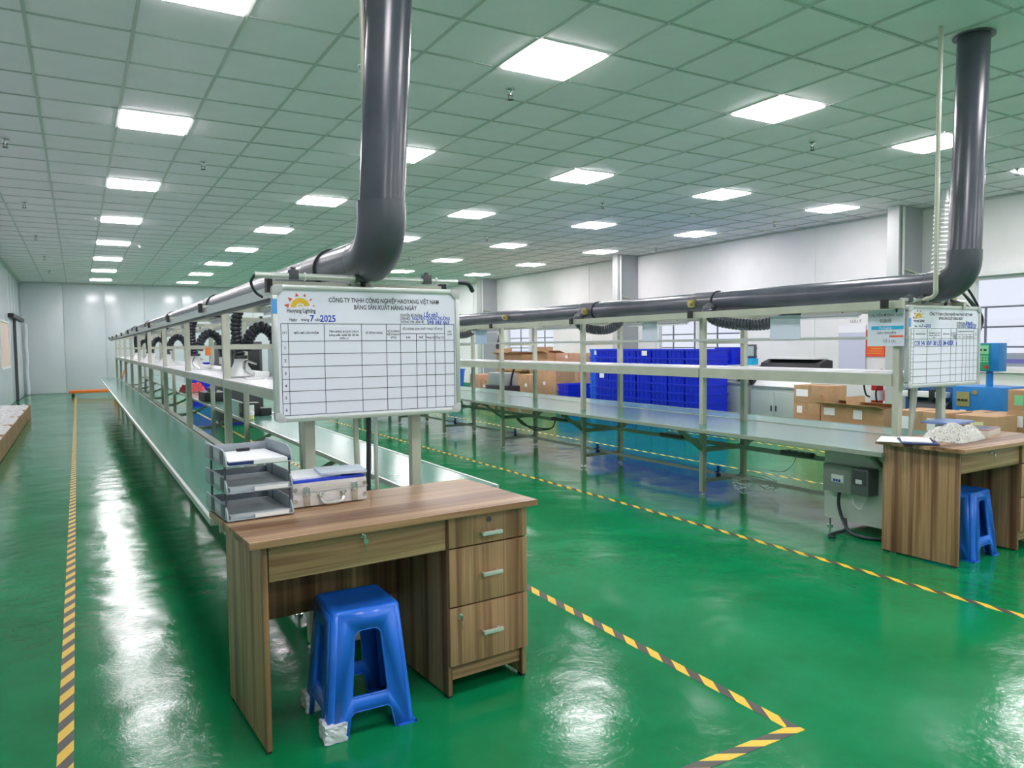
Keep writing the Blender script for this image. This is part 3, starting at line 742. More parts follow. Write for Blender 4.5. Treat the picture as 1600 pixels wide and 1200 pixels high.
# blue plastic stools ------------------------------------------------
def stool(label, loc, rz, wraps=(), H=.45):
    S = thing('plastic_stool', loc, label, 'stool', rz=rz)
    zt = H - .012; r0 = .022
    A = lambda z: .165 + (.128 - .165) * (z / zt)      # half width
    body = MB()
    def loop(seq): return [Vector((p[0], p[1])) for p in seq]
    def arc(cx, cz, r_, a0, a1, n=5): return [(cx + r_ * math.cos(math.radians(a0 + (a1 - a0) * k / n)), cz + r_ * math.sin(math.radians(a0 + (a1 - a0) * k / n))) for k in range(n + 1)]
    leg = .062
    def edge(z): return A(z) - r0
    zb0, zb1, zo = .085, .135, .375
    for s_ in range(4):
        R4 = Matrix.Rotation(s_ * PI / 2, 4, 'Z')
        outer = [(-edge(0), 0), (-edge(0) + leg * .9, 0), (-edge(zb0) + leg, zb0 - .012), (-edge(zb0) + leg + .012, zb0), (edge(zb0) - leg - .012, zb0), (edge(zb0) - leg, zb0 - .012), (edge(0) - leg * .9, 0), (edge(0), 0), (edge(zt), zt), (-edge(zt), zt)]
        wl_ = edge(zb1) - leg; wt = edge(zo) - leg * .95
        holep = [(-wl_ + .006, zb1), (wl_ - .006, zb1), (wl_, zb1 + .008)] + arc(wt - .03, zo - .03, .03, 5, 90) + arc(-wt + .03, zo - .03, .03, 90, 175) + [(-wl_, zb1 + .008)]
        allp = outer + holep
        tri = tessellate_polygon([[Vector((a, b_, 0)) for a, b_ in outer], [Vector((a, b_, 0)) for a, b_ in holep]])
        body.add([R4 @ Vector((a, -A(b_), b_)) for a, b_ in allp], tri)
        # inner returns of the opening give the legs their U section
        ring = [R4 @ Vector((a, -A(b_), b_)) for a, b_ in holep] + [R4 @ Vector((a, -A(b_) + .016, b_)) for a, b_ in holep]
        k = len(holep); body.add(ring, [(i, (i + 1) % k, (i + 1) % k + k, i + k) for i in range(k)])
        ring = [R4 @ Vector((a, -A(b_), b_)) for a, b_ in outer[:8]] + [R4 @ Vector((a, -A(b_) + .016, b_)) for a, b_ in outer[:8]]
        body.add(ring, [(i, i + 1, i + 9, i + 8) for i in range(7)])
        # rounded corner column
        vs = []; zz = [0, .02, .1, .25, zt]
        for z in zz:
            e = edge(z)
            for k in range(6):
                a = math.radians(-90 + 90 * k / 5); vs.append(R4 @ Vector((e + r0 * math.cos(a), -e + r0 * math.sin(a), z)))
        body.add(vs, [(i * 6 + k, i * 6 + k + 1, i * 6 + k + 7, i * 6 + k + 6) for i in range(len(zz) - 1) for k in range(5)])
    b_ = body.build('stool_legs', m_blue, S, smooth=True)
    sm = b_.modifiers.new('solid', 'SOLIDIFY'); sm.thickness = .004; sm.offset = -1
    # seat cap
    def sq(a, z, r_):
        return [(sx * (a - r_) + r_ * math.cos(math.radians(q)), sy * (a - r_) + r_ * math.sin(math.radians(q)), z) for sx, sy, q0 in ((1, -1, -90), (1, 1, 0), (-1, 1, 90), (-1, -1, 180)) for q in [q0 + 90 * k / 5 for k in range(6)]]
    a = A(zt); rings = [sq(a, zt - .003, r0), sq(a, zt, r0), sq(a - .003, zt + .007, r0), sq(a - .010, H, r0), sq(a - .018, H - .001, r0), sq(a - .026, H - .004, r0 * .8), sq(.03, H - .005, .008)]
    vs = [p for r_ in rings for p in r_]; n = 24
    fs = [(i * n + k, i * n + (k + 1) % n, (i + 1) * n + (k + 1) % n, (i + 1) * n + k) for i in range(len(rings) - 1) for k in range(n)] + [tuple(range((len(rings) - 1) * n, len(rings) * n))]
    MB().add(vs, fs).build('seat', m_blue, S, smooth=True)
    for sx, sy in ((1, -1), (1, 1), (-1, 1), (-1, -1)):
        f = MB(); e = .165
        f.box(min(sx * (e + .006), sx * (e - .066)), max(sx * (e + .006), sx * (e - .066)), min(sy * (e + .006), sy * (e - .004)), max(sy * (e + .006), sy * (e - .004)), 0, .006)
        f.box(min(sx * (e + .006), sx * (e - .004)), max(sx * (e + .006), sx * (e - .004)), min(sy * (e + .006), sy * (e - .066)), max(sy * (e + .006), sy * (e - .066)), 0, .006)
        f.build('foot_lip', m_blue, S)
        if (sx, sy) in wraps:
            g_ = bmesh.new(); bmesh.ops.create_cube(g_, size=1)
            bmesh.ops.subdivide_edges(g_, edges=g_.edges[:], cuts=5, use_grid_fill=True)
            for v in g_.verts:
                v.co = Vector((sx * (.135 + v.co.x * .078), sy * (.135 + v.co.y * .078), .034 + v.co.z * .064)) + Vector((random.uniform(-1, 1), random.uniform(-1, 1), random.uniform(-1, 1))) * .0035
                v.co.z = max(v.co.z, .001)
            me = bpy.data.meshes.new('plastic_wrap'); g_.to_mesh(me); g_.free(); me.materials.append(m_wrap)
            o_ = bpy.data.objects.new('plastic_wrap', me); COL.objects.link(o_); o_.parent = S; o_['label'] = 'crumpled clear film wrapped round the foot'
    return S
stool('blue plastic stool with film-wrapped feet under the left desk', (.878, 2.70, 0), math.radians(-1), wraps=((-1, -1), (-1, 1)))
stool('blue plastic stool under the right desk', (4.965, 2.71, 0), math.radians(4), H=.43)

# ------------------------------------------------------------------ document trays
TR = thing('document_tray', (.450, 2.845, .76), 'three-tier grey document tray on left corner of the front desk', 'document tray', rz=math.radians(4))
TW, TD = .245, .335
for k, z in enumerate((.004, .104, .204)):
    tr_ = MB().box(.0, TW, .0, TD, z, z + .004)
    for x0 in (0, TW - .006):
        M_ = Matrix.Translation((x0, 0, 0)) @ Matrix.Rotation(PI / 2, 4, 'Z') @ Matrix.Identity(4)
        prof = [(0, z), (TD, z), (TD, z + .060), (.06, z + .060), (.03, z + .052), (.010, z + .036), (0, z + .016)]
        vs = [(x0, a, b_) for a, b_ in prof] + [(x0 + .006, a, b_) for a, b_ in prof]; n = len(prof)
        tr_.add(vs, [tuple(range(n)), tuple(reversed(range(n, 2 * n)))] + [(i, (i + 1) % n, (i + 1) % n + n, i + n) for i in range(n)])
    tr_.box(0, TW, TD - .006, TD, z, z + .045)
    tr_ = tr_.build('tray_tier', m_traygrey, TR, bevel=.0012)
    MB().box(.1, TW - .02, -.003, .003, z + .004, z + .018).build('label_holder', m_white, tr_)
    for yy in (.035, .20):
        MB().box(-.002, .0, yy, yy + .045, z + .006, z + .056).build('side_recess', m_traydark, tr_)
    MB().box(-.0015, .0, .1, .18, z + .02, z + .045).build('side_recess', mat('tray_emboss', (.55, .58, .62), .4), tr_)
for xx in (.004, TW - .004):
    for yy in (.03, .25):
        MB().cyl((xx, yy, .004), (xx, yy, .21), .004, n=8).build('support_rod', m_traydark, TR, smooth=True)
# papers in the trays
def sheet_stack(name, loc, rz, w, h, t_, m, label, cat='paper', jitter=0):
    o = MB().box(0, w, 0, h, 0, t_).build(name, m, loc=loc, rz=rz, bevel=min(.0008, t_ / 4)); return tag(o, label, cat)
a4 = math.radians(4)
sheet_stack('clipboard', (0.463, 2.853, .9685), a4, .222, .30, .010, m_navy, 'navy clipboard lying in the top tier of the grey tray', 'clipboard')
sheet_stack('paper_sheet', (0.466, 2.862, .979), math.radians(5), .212, .285, .003, m_paper, 'white sheets on navy clipboard in the top tray', 'paper')
clp = tag(MB().box(0, .05, 0, .016, 0, .012).build('binder_clip', m_black, loc=(0.538, 3.12, .9825), rz=a4, bevel=.002), 'black binder clip on top-tray papers', 'clip')
sheet_stack('paper_pile', (0.464, 2.856, .8685), a4, .222, .30, .016, mat('grey_paper', (.42, .46, .50), .6), 'grey paper pile in the middle tier of the tray', 'paper')
sheet_stack('paper_pile', (0.464, 2.856, .7685), a4, .222, .30, .013, mat('grey_paper', (.42, .46, .50), .6), 'grey paper pile in the bottom tier of the tray', 'paper')
# silver case ---------------------------------------------------------
CW, CD, CH = .31, .22, .098
CS = thing('aluminium_case', (.712, 2.945, .76), 'silver aluminium carry case with latches on the front desk', 'case', rz=math.radians(4))
m_case = noise_mat('case_silver', (.60, .57, .55), (.70, .67, .65), 4, .35, stretch=(3, 60, 60))
MB().box(0, CW, 0, CD, .004, CH * .62).build('case_base', m_case, CS, bevel=.004)
MB().box(0, CW, 0, CD, CH * .64, CH).build('case_lid', m_case, CS, bevel=.004)
MB().box(-.002, CW + .002, -.002, CD, CH * .60, CH * .66).build('seam_strip', m_alu, CS)
for xx in (.055, .255):
    l_ = MB().box(xx - .012, xx + .012, -.008, .0, .008, .085).box(xx - .016, xx + .016, -.004, 0, .045, .058).build('latch', m_steel, CS, bevel=.002)
    MB().cyl((xx, -.016, .05), (xx, -.006, .05), .008, n=10).build('latch_button', m_steel, l_, smooth=True)
for xx in (.11, .205):
    MB().box(xx - .014, xx + .014, -.007, 0, .044, .056).box(xx - .006, xx + .006, -.009, 0, .022, .05).build('handle_mount', m_steel, CS, bevel=.002)
MB().tube(spline([(.11, -.008, .03), (.118, -.016, .018), (.135, -.018, .013), (.18, -.018, .013), (.197, -.016, .018), (.205, -.008, .03)], 5), .006, 8).build('handle', m_alu, CS, smooth=True)
for xx in (.01, CW - .01):
    for zz in (.03, .075):
        MB().cyl((xx, -.003, zz), (xx, .002, zz), .008, n=10).build('corner_rivet', m_steel, CS, smooth=True)
sheet_stack('folder', (.715, 2.955, .8585), math.radians(3.5), .30, .215, .010, m_bluefold, 'blue plastic folder on top of the silver case', 'folder')
sheet_stack('notebook', (.722, 2.97, .869), math.radians(6), .2, .20, .008, m_paper, 'white notebook left on the blue folder', 'notebook')
sheet_stack('notebook', (.83, 2.975, .8775), math.radians(-6), .19, .16, .012, m_paperb, 'pale grey notebook lying askew on the folder', 'notebook')

# ------------------------------------------------------------------ right desk clutter
def on_desk2(x, y): return (x, y, .742)
sheet_stack('paper_sheet', (4.575, 2.80, .7425), math.radians(28), .30, .21, .004, m_paper, 'loose white papers at the back left of right desk', 'paper')
sheet_stack('magazine', (4.60, 2.64, .7465), math.radians(38), .30, .21, .006, m_navy, 'dark blue covered booklet on right desk papers', 'magazine')
nb = thing('spiral_notebook', (4.62, 2.70, .753), 'spiral-bound notebook on top of right desk papers', 'notebook', rz=math.radians(35))
MB().box(0, .25, 0, .17, 0, .006).build('pages', m_paper, nb)
MB().tube([(.01 + .23 * k / 96, -.003 + .006 * math.cos(k * PI / 3), .004 + .006 * math.sin(k * PI / 3)) for k in range(97)], .0014, 4).build('spiral_wire', m_dark, nb)
# crumpled printed bag
def pillow(name, loc, rz, w, d_, h, m, label, cat, n=26, seed=1):
    rnd = random.Random(seed); vs = []; fs = []
    ph = [(rnd.uniform(5, 14), rnd.uniform(5, 14), rnd.uniform(0, 6)) for _ in range(5)]
    for side in (1, 0):
        for j in range(n + 1):
            for i in range(n + 1):
                u, v = i / n * 2 - 1, j / n * 2 - 1
                e = max(0, (1 - u ** 4) * (1 - v ** 4)) ** .6
                wr_ = sum(math.sin(a * u + b_ * v + c) for a, b_, c in ph) * .012 * e * h / .07
                z = (h * e + wr_) if side else 0
                vs.append((u * w / 2 * (1 - .08 * v * v), v * d_ / 2 * (1 - .08 * u * u), max(z, .0) + (.001 if side else 0)))
    N = (n + 1) ** 2
    for s_ in (0, 1):
        for j in range(n):
            for i in range(n):
                a = s_ * N + j * (n + 1) + i; fs.append((a, a + 1, a + n + 2, a + n + 1))
    o = MB().add(vs, fs).build(name, m, smooth=True, loc=loc, rz=rz); return tag(o, label, cat)
m_bag = noise_mat('printed_bag_film', (.26, .26, .27), (.60, .59, .54), 75, .35, stretch=(1.8, 1, 1), lo=.40, hi=.46, detail=3)
pillow('plastic_bag', (4.99, 2.78, .7425), math.radians(8), .42, .28, .07, m_bag, 'stuffed pale plastic bag with dark print on the right desk', 'bag')
sheet_stack('magazine', (5.23, 2.68, .7425), math.radians(14), .30, .25, .045, mat('magazine_stack', (.62, .56, .48), .5), 'stack of magazines with coloured covers on right desk', 'magazine')
mg = sheet_stack('magazine', (5.235, 2.685, .788), math.radians(13), .29, .22, .006, mat('magazine_cover', (.25, .12, .12), .35), 'top magazine with dark and red cover on right desk', 'magazine')
MB().box(.04, .2, .02, .14, .0061, .0066).build('cover_print', mat('cover_blue', (.08, .10, .18), .3), mg)
sheet_stack('laptop', (5.14, 2.86, .816), math.radians(6), .32, .22, .014, mat('blue_laptop_lid', (.20, .30, .60), .3), 'closed blue laptop lying on the bag and magazines', 'laptop')

# drive cabinet at the near end of the right line
DC = thing('drive_cabinet', (5.17, 3.40, 0), 'grey-green metal conveyor drive cabinet under right bench end', 'cabinet')
MB((5.17, 3.40, 0)).box(4.86, 5.48, 3.16, 3.66, .07, .585).build('cabinet_body', m_box, DC, bevel=.003)
for xx in (4.89, 5.45):
    for yy in (3.19, 3.63):
        MB((5.17, 3.40, 0)).cyl((xx, yy, 0), (xx, yy, .012), .022, n=10).cyl((xx, yy, .01), (xx, yy, .08), .008, n=8).build('foot', m_steel, DC, smooth=True)
D2 = thing('drive_cabinet', (1.16, 3.62, 0), 'pale metal drive cabinet behind the left desk under the left bench end', 'cabinet')
MB((1.16, 3.62, 0)).box(.93, 1.39, 3.22, 3.90, .07, .585).build('cabinet_body', m_box, D2, bevel=.003)
for xx in (.95, 1.37):
    for yy in (3.25, 3.87):
        MB((1.16, 3.62, 0)).cyl((xx, yy, 0), (xx, yy, .012), .024, n=10).cyl((xx, yy, .01), (xx, yy, .08), .009, n=8).build('foot', m_steel, D2, smooth=True)
BK = thing('breaker_box', (4.858, 3.50, .39), 'grey breaker box with small switches on the drive cabinet', 'electrical box')
MB().box(-.07, -.002, -.12, .12, -.10, .10).build('box_body', m_boxd, BK, bevel=.004)
MB().box(-.074, -.069, -.055, .045, -.025, .03).build('switch_window', m_white, BK)
for k in range(3): MB().box(-.079, -.073, -.03 + .022 * k, -.018 + .022 * k, -.02, -.002).build('switch', m_inkblue, BK)
IV = thing('inverter', (4.858, 3.29, .40), 'dark grey motor inverter with display on the drive cabinet', 'electrical box')
MB().box(-.12, -.002, -.075, .065, -.095, .095).build('inverter_body', mat('inverter_grey', (.12, .135, .14), .4), IV, bevel=.006)
MB().box(-.125, -.119, -.055, .045, -.02, .08).build('display_panel', m_dark, IV)
MB().box(-.127, -.124, -.03, .02, -.01, .02).build('display_label', m_white, IV)
cp = thing('power_cable', (4.80, 3.4, 0), 'thick dark cables hanging from breaker box to the floor', 'cable')
for pts, r_ in (([(4.82, 3.50, .30), (4.81, 3.50, .2), (4.80, 3.46, .10), (4.77, 3.38, .025), (4.74, 3.25, .015), (4.80, 3.15, .014)], .012), ([(4.82, 3.45, .10), (4.78, 3.42, .03), (4.70, 3.44, .013), (4.60, 3.42, .012), (4.58, 3.36, .012)], .011), ([(4.82, 3.40, .30), (4.80, 3.36, .22), (4.80, 3.31, .20), (4.81, 3.28, .27), (4.80, 3.26, .31)], .005)):
    MB((4.80, 3.4, 0)).tube(spline(pts, 7), r_, 8).build('cable', m_rubber if r_ > .006 else m_rail, cp, smooth=True)

# small things of the right line
for k, (yy) in enumerate((4.98, 6.84, 8.7, 10.56)):
    v = thing('air_valve', (5.10, yy, .155), 'small blue-handled valve on low beam, %s from the near end of right line' % ORD[k + 1], 'valve', group='valves on right line')
    MB().box(-.02, .02, -.012, .012, 0, .03).cyl((0, 0, .03), (0, 0, .09), .010, n=8).build('valve_body', m_navy, v)
    MB().bar((-.035, 0, .045), (.035, 0, .06), .012).lathe([(.014, .08), (.02, .095), (.004, .10)], n=8).build('valve_handle', m_inkblue, v)
for k, (x, y, lab) in enumerate(((5.10, 4.1, 'near the drive cabinet'), (5.10, 5.6, 'behind the second post'), (5.1, 7.6, 'mid line'))):
    s_ = thing('power_strip', (x, y, .457), 'black power strip on cable tray under right bench, ' + lab, 'power strip')
    MB().box(-.035, .035, -.15, .15, 0, .035).build('strip_body', m_dark, s_, bevel=.004)
    for q in range(4): MB().box(-.02, .02, -.12 + q * .065, -.08 + q * .065, .035, .042).build('socket', m_white, s_)
wc = thing('white_wire_coil', (5.36, 4.75, 0), 'tangle of thin white wire beside second far post of right line', 'wire')
rnd = random.Random(4)
for q in range(5):
    pts = []
    for k in range(12):
        a = k * PI / 5 + q; pts.append((5.30 + rnd.uniform(-.02, .02) + .16 * math.cos(a), 4.72 + .22 * math.sin(a), .03 + q * .022 + .05 * math.sin(a * 2 + q) ** 2 + rnd.uniform(0, .02)))
    MB((5.36, 4.75, 0)).tube(spline(pts, 5), .0028, 5, ).build('wire', m_white, wc, smooth=True)
hw = thing('hanging_wire', (5.1, 4.1, .3), 'thin white wire hooked below power strip under right bench', 'wire')
MB((5.1, 4.1, .3)).tube(spline([(5.1, 4.1, .49), (5.08, 4.12, .40), (5.07, 4.2, .32), (5.07, 4.35, .30)], 6), .004, 6).build('wire', m_white, hw, smooth=True)
hw = thing('hanging_cable', (5.17, 8.1, .3), 'black cables drooping under the middle of right bench', 'cable')
for dz in (0, .03):
    MB((5.17, 8.1, .3)).tube(spline([(5.17, 8.9, .46), (5.15, 8.6, .36 - dz), (5.15, 8.3, .28 + dz), (5.16, 7.9, .33), (5.17, 7.8, .46)], 6), .009, 6).build('cable', m_rubber, hw, smooth=True)

# paper sheets and signs hanging on the right line rail
def hang(name, x, y, z, w, h, m, lab, cat='paper'):
    o = MB().box(-.002, .002, -w / 2, w / 2, -h, 0).build(name, m, loc=(x, y, z)); return tag(o, lab, cat)
hang('paper_sheet', 4.862, 4.04, 1.605, .29, .19, m_paperb, 'pale blue notice sheet hanging from right line rail, centre right')
hang('paper_sheet', 4.862, 5.66, 1.605, .22, .19, m_paperb, 'pale blue notice sheet hanging over the blue crates')
hang('paper_sheet', 4.862, 9.20, 1.60, .34, .19, mat('blue_notice', (.42, .55, .72), .5), 'blue notice sheet hanging over brown boxes')
hang('paper_sheet', 4.862, 12.1, 1.60, .24, .19, m_paperb, 'small pale notice sheet hanging far along right line')
sg = thing('hanging_sign', (4.862, 3.185, 1.36), 'white packaging line sign with cyan band hanging by right whiteboard', 'sign')
MB().box(-.003, .003, -.135, .135, .0, .25).build('sign_sheet', mat('sign_white', (.66, .71, .80), .4), sg)
MB().box(-.0045, -.003, -.133, .105, .115, .14).build('sign_band', m_cyan, sg)
MB().box(-.0045, -.003, -.133, -.03, .062, .074).build('sign_stripe', m_redsheet, sg)
def side_text(name, items, m, parent, bold=0):
    o = text_mesh(name, [(s_, 0, 0, 0, sz, 'CENTER') for s_, yy, zz, sz in items[:1]], m, parent, bold=bold)
    bpy.data.objects.remove(o)
    vs, fs = [], []
    for s_, yy, zz, sz in items:
        o = text_mesh('t', [(s_, 0, 0, 0, sz, 'CENTER')], m, parent, bold=bold)
        k = len(vs)
        for v in o.data.vertices: vs.append((-.005, yy - v.co.x, zz + v.co.z))
        for p in o.data.polygons: fs.append([i + k for i in p.vertices])
        bpy.data.objects.remove(o)
    me = bpy.data.meshes.new(name); me.from_pydata(vs, [], fs); me.materials.append(m)
    o = bpy.data.objects.new(name, me); COL.objects.link(o); o.parent = parent; return o
side_text('sign_text', [('CHUYỀN ĐÓNG GÓI', 0, .205, .026), ('包装线', .0, .165, .03)], m_ink, sg)
side_text('band_text', [('Packaging', 0, .119, .024)], m_white, sg)
side_text('lower_text', [('DÂY CHUYỀN', -.01, .085, .022), ('TỔ 2 (A)', -.03, .025, .026)], m_ink, sg)

# tube lights under the crossbeams
tl = None
def tube_light(loc, lab):
    global tl
    if tl is None:
        tl = thing('tube_light', loc, lab, 'tube light', group='tube lights under the top frames')
        MB().box(-.02, .02, -.45, .45, .018, .04).build('light_housing', m_colgrey, tl)
        MB().cyl((0, -.44, .010), (0, .44, .010), .011, n=8).build('tube', m_white, tl, smooth=True)
        MB().bar((0, -.3, .03), (0, -.3, .05), .008).bar((0, .3, .03), (0, .3, .05), .008).build('hanger', m_dark, tl)
    else:
        copy_tree(tl, loc, label=lab)
k = 0
for a, b_ in zip(YR, YR[1:]):
    k += 1
    if k > 5: break
    tube_light((5.17, (a + b_) / 2, 1.575), 'unlit grey tube light under the right line frame, %s bay from the near end' % ORD[k - 1])
k = 0
for a, b_ in zip(YL, YL[1:]):
    k += 1
    if k > 5: break
    tube_light((1.04, (a + b_) / 2, 1.60), 'unlit grey tube light under the left line frame, %s bay from the near end' % ORD[k - 1])

# flexible hoses ---------------------------------------------------
def flex(path, r=.055, step=.009):
    p = resample(path, step); rs = [r if k % 3 else r * .80 for k in range(len(p))]
    return p, rs
def hose(label, org, pts, m=m_rubber, r=.055, step=.010, hood=None):
    H_ = thing('extraction_hose', org, label, 'hose')
    p, rs = flex(spline(pts, 14), r, step)
    MB(org).tube(p, rs, 12).build('flexible_hose', m, H_, smooth=False)
    if hood:
        h = Vector(hood)
        MB(org).lathe([(.045, .13), (.047, .10), (.055, .075), (.085, .03), (.105, .0), (.100, .0), (.05, .07)], c=h, n=20, cap=False).build('hood', m_white, H_, smooth=True)
        MB(org).lathe([(.052, .125), (.052, .15)], c=h, n=16).build('hood_collar', m_dark, H_, smooth=True)
    return H_
for k, y0 in enumerate((5.75, 8.2, 11.0, 13.7, 16.6)):
    org = (1.12, y0, 1.18)
    pts = [(1.08, y0 + .02, 1.74), (1.03, y0, 1.66), (1.01, y0, 1.55), (1.02, y0, 1.43), (1.035, y0, 1.32)]
    H_ = hose('black corrugated extraction hoses with white hood on left line, %s from the near end' % ORD[k], org, pts, r=.04, hood=(1.035, y0, 1.19))
    p, rs = flex(spline([(1.06, y0 - .09, 1.37), (1.075, y0 - .09, 1.44), (1.11, y0 - .09, 1.51), (1.17, y0 - .09, 1.545), (1.235, y0 - .09, 1.51), (1.27, y0 - .09, 1.44), (1.29, y0 - .09, 1.36), (1.30, y0 - .09, 1.27)], 10), .044, .010)
    MB(org).tube(p, rs, 12).build('flexible_hose', m_rubber, H_)
    MB(org).lathe([(.05, 1.30 - .07), (.05, 1.30)], c=(1.30, y0 - .09, 0), n=14).cyl((1.30, y0 - .09, 1.182), (1.30, y0 - .09, 1.24), .03, n=12).build('hose_socket', m_white, H_, smooth=True)
for k, (y0, lab) in enumerate(((4.95, 'nearest, above the crates right end'), (7.0, 'middle one above the blue crates'), (10.6, 'far one by the grey column'))):
    f_ = (1, .6, .75)[k]
    pts = [(5.06, y0 + .1, 1.72), (4.98, y0 + .05, 1.68), (4.98, y0 - .05 * f_, 1.60), (5.06, y0 - .25 * f_, 1.555), (5.15, y0 - .5 * f_, 1.555), (5.2, y0 - .7 * f_, 1.62), (5.18, y0 - .78 * f_, 1.70)]
    hose('sagging dark corrugated hose under right duct, ' + lab, (5.1, y0 - .3, 1.5), pts, r=.052, m=mat('grey_flex_hose', (.06, .07, .085), .35))
# silver flexible duct near the right column
sv = thing('silver_flexible_duct', (10.5, 6.05, 2.0), 'silver foil flexible duct hanging from ceiling near right wall', 'duct')
p, rs = flex([Vector((10.5, 6.05, 3.40)), Vector((10.48, 6.05, 2.9)), Vector((10.44, 6.06, 2.0))], .11, .02)
MB((10.5, 6.05, 2.0)).tube(p, rs, 16).build('foil_hose', mat('silver_foil', (.75, .75, .74), .3, metal=.7), sv)
MB((10.5, 6.05, 2.0)).cyl((10.5, 6.05, CEIL + .01), (10.5, 6.05, 3.33), .115, n=20).build('duct_collar', m_rail, sv, smooth=True)

# ------------------------------------------------------------------ things on the left line shelf and bench
pn = tag(MB().box(-.01, .01, -.17, .17, 0, .22).build('control_panel', mat('pale_cyan_panel', (.62, .74, .74), .35), loc=(1.32, 5.95, 1.181), bevel=.004), 'pale cyan upright panel on left shelf beside the whiteboard', 'panel')
MB().box(-.03, -.012, -.165, -.155, .01, .21).build('panel_edge', m_rail, pn)
for k, y0 in enumerate((5.35, 8.0)):
    s_ = thing('gooseneck_holder', (1.05, y0, 1.18), 'silver gooseneck holder on the left shelf, %s from the near end' % ORD[k], 'holder')
    MB().box(-.06, .06, -.05, .05, 0, .012).build('holder_base', m_white, s_, bevel=.003)
    MB().tube(spline([(0, 0, .01), (-.05, .06, .06), (-.02, .16, .12), (.06, .22, .10)], 8), .009, 8).build('gooseneck', m_steel, s_, smooth=True)
    MB().box(.0, .10, -.02, .03, .01, .05).build('clip_block', m_white, s_, bevel=.004)
bs = thing('screwdriver_stand', (1.30, 7.5, 1.18), 'tall black and pale instrument standing on left shelf', 'instrument')
MB().box(-.03, .0, -.03, .03, 0, .30).build('stand_column', m_black, bs)
MB().box(.0, .05, -.03, .03, .06, .36).build('stand_label', mat('pale_blue_panel', (.50, .58, .75), .4), bs)
bs2 = tag(MB().box(-.02, .02, -.012, .012, -.07, 0).build('hanging_tool', m_orange, loc=(.99, 7.0, 1.40), bevel=.004), 'orange-handled tool hanging from left line beam', 'tool')
blk = thing('instrument', (1.60, 8.4, .661), 'black boxed instrument on the inner right bench of left line', 'instrument')
MB().box(-.10, .08, -.10, .10, 0, .14).build('instrument_body', m_black, blk, bevel=.005)
MB().box(-.085, .02, -.104, -.10, .06, .12).build('instrument_display', m_paper, blk)
MB().box(.08, .20, -.12, .05, 0, .08).build('instrument_transformer', m_black, blk, bevel=.005)
tp_ = thing('tape_roll', (1.50, 7.95, .661), 'roll of pale yellow tape beside the black instrument', 'tape')
MB().lathe([(.025, 0), (.05, 0), (.05, .045), (.025, .045)], n=18, cap=False).build('roll', mat('pale_yellow_tape', (.80, .76, .30), .4), tp_, smooth=True)
MB().lathe([(.022, .045), (.052, .045), (.052, .085), (.022, .085)], n=18, cap=False).build('roll_core', m_white, tp_, smooth=True)
b2 = thing('instrument', (1.62, 11.2, .661), 'wide low black machine on the bench seen through left posts', 'instrument')
MB().box(-.14, .14, -.3, .3, 0, .12).build('machine_body', m_black, b2, bevel=.005)
MB().box(-.05, .05, -.1, .1, .12, .18).build('machine_head', m_dark, b2, bevel=.005)
rb = pillow('red_bag', (1.66, 13.6, .661), .2, .34, .5, .11, mat('red_fabric', (.50, .03, .04), .5), 'dark red bag lying on the bench of left line', 'bag', n=12, seed=3)
# chairs/black curtain like machine seen beyond at far end
for k, (x, y, w_, h_, m_, lab) in enumerate(((2.6, 19.2, .55, 1.05, m_crate, 'blue crate stack far behind the left line'), (3.3, 19.4, .55, 1.05, m_crate, 'second blue crate stack far behind the left line'))):
    for q in range(7):
        o = MB().box(-w_ / 2, w_ / 2, -.2, .2, 0, .145).box(-w_ / 2 - .012, w_ / 2 + .012, -.212, .212, .125, .148).build('plastic_crate', m_, loc=(x, y, .15 * q))
        tag(o, lab + ', %s from the floor' % ORD[q], 'crate', 'far crates behind left line')
bm_ = thing('black_machine', (2.55, 14.4, 0), 'tall dark machine cabinet beyond the left line', 'machine')
MB().box(-.35, .35, -.4, .4, .05, 1.5).build('machine_body', m_dark, bm_, bevel=.01)
MB().box(-.30, .30, -.42, -.40, .9, 1.35).build('machine_door', m_black, bm_, bevel=.004)
MB().box(-.33, -.25, -.3, .3, 0, .06).box(.25, .33, -.3, .3, 0, .06).build('machine_feet', m_black, bm_)

# orange pallet truck at the back wall
pt = thing('pallet_truck', (.25, 25.3, 0), 'low orange pallet truck parked at the far wall', 'pallet truck')
O = (.25, 25.3, 0)
for yy in (25.05, 25.45):
    MB(O).box(-.25, .95, yy - .08, yy + .08, .12, .19).build('fork', m_orange, pt, bevel=.008)
    MB(O).cyl((-.15, yy - .04, .045), (-.15, yy + .04, .045), .045, n=12).build('wheel', m_black, pt, smooth=True)
MB(O).box(.9, 1.05, 24.95, 25.55, .1, .5).build('pump_housing', m_orange, pt, bevel=.01)
MB(O).cyl((1.1, 25.25, .4), (1.35, 25.25, 1.15), .02, n=8).build('tow_bar', m_orange, pt, smooth=True)
MB(O).cyl((1.0, 25.15, .09), (1.0, 25.35, .09), .09, n=14).build('steer_wheel', m_black, pt, smooth=True)

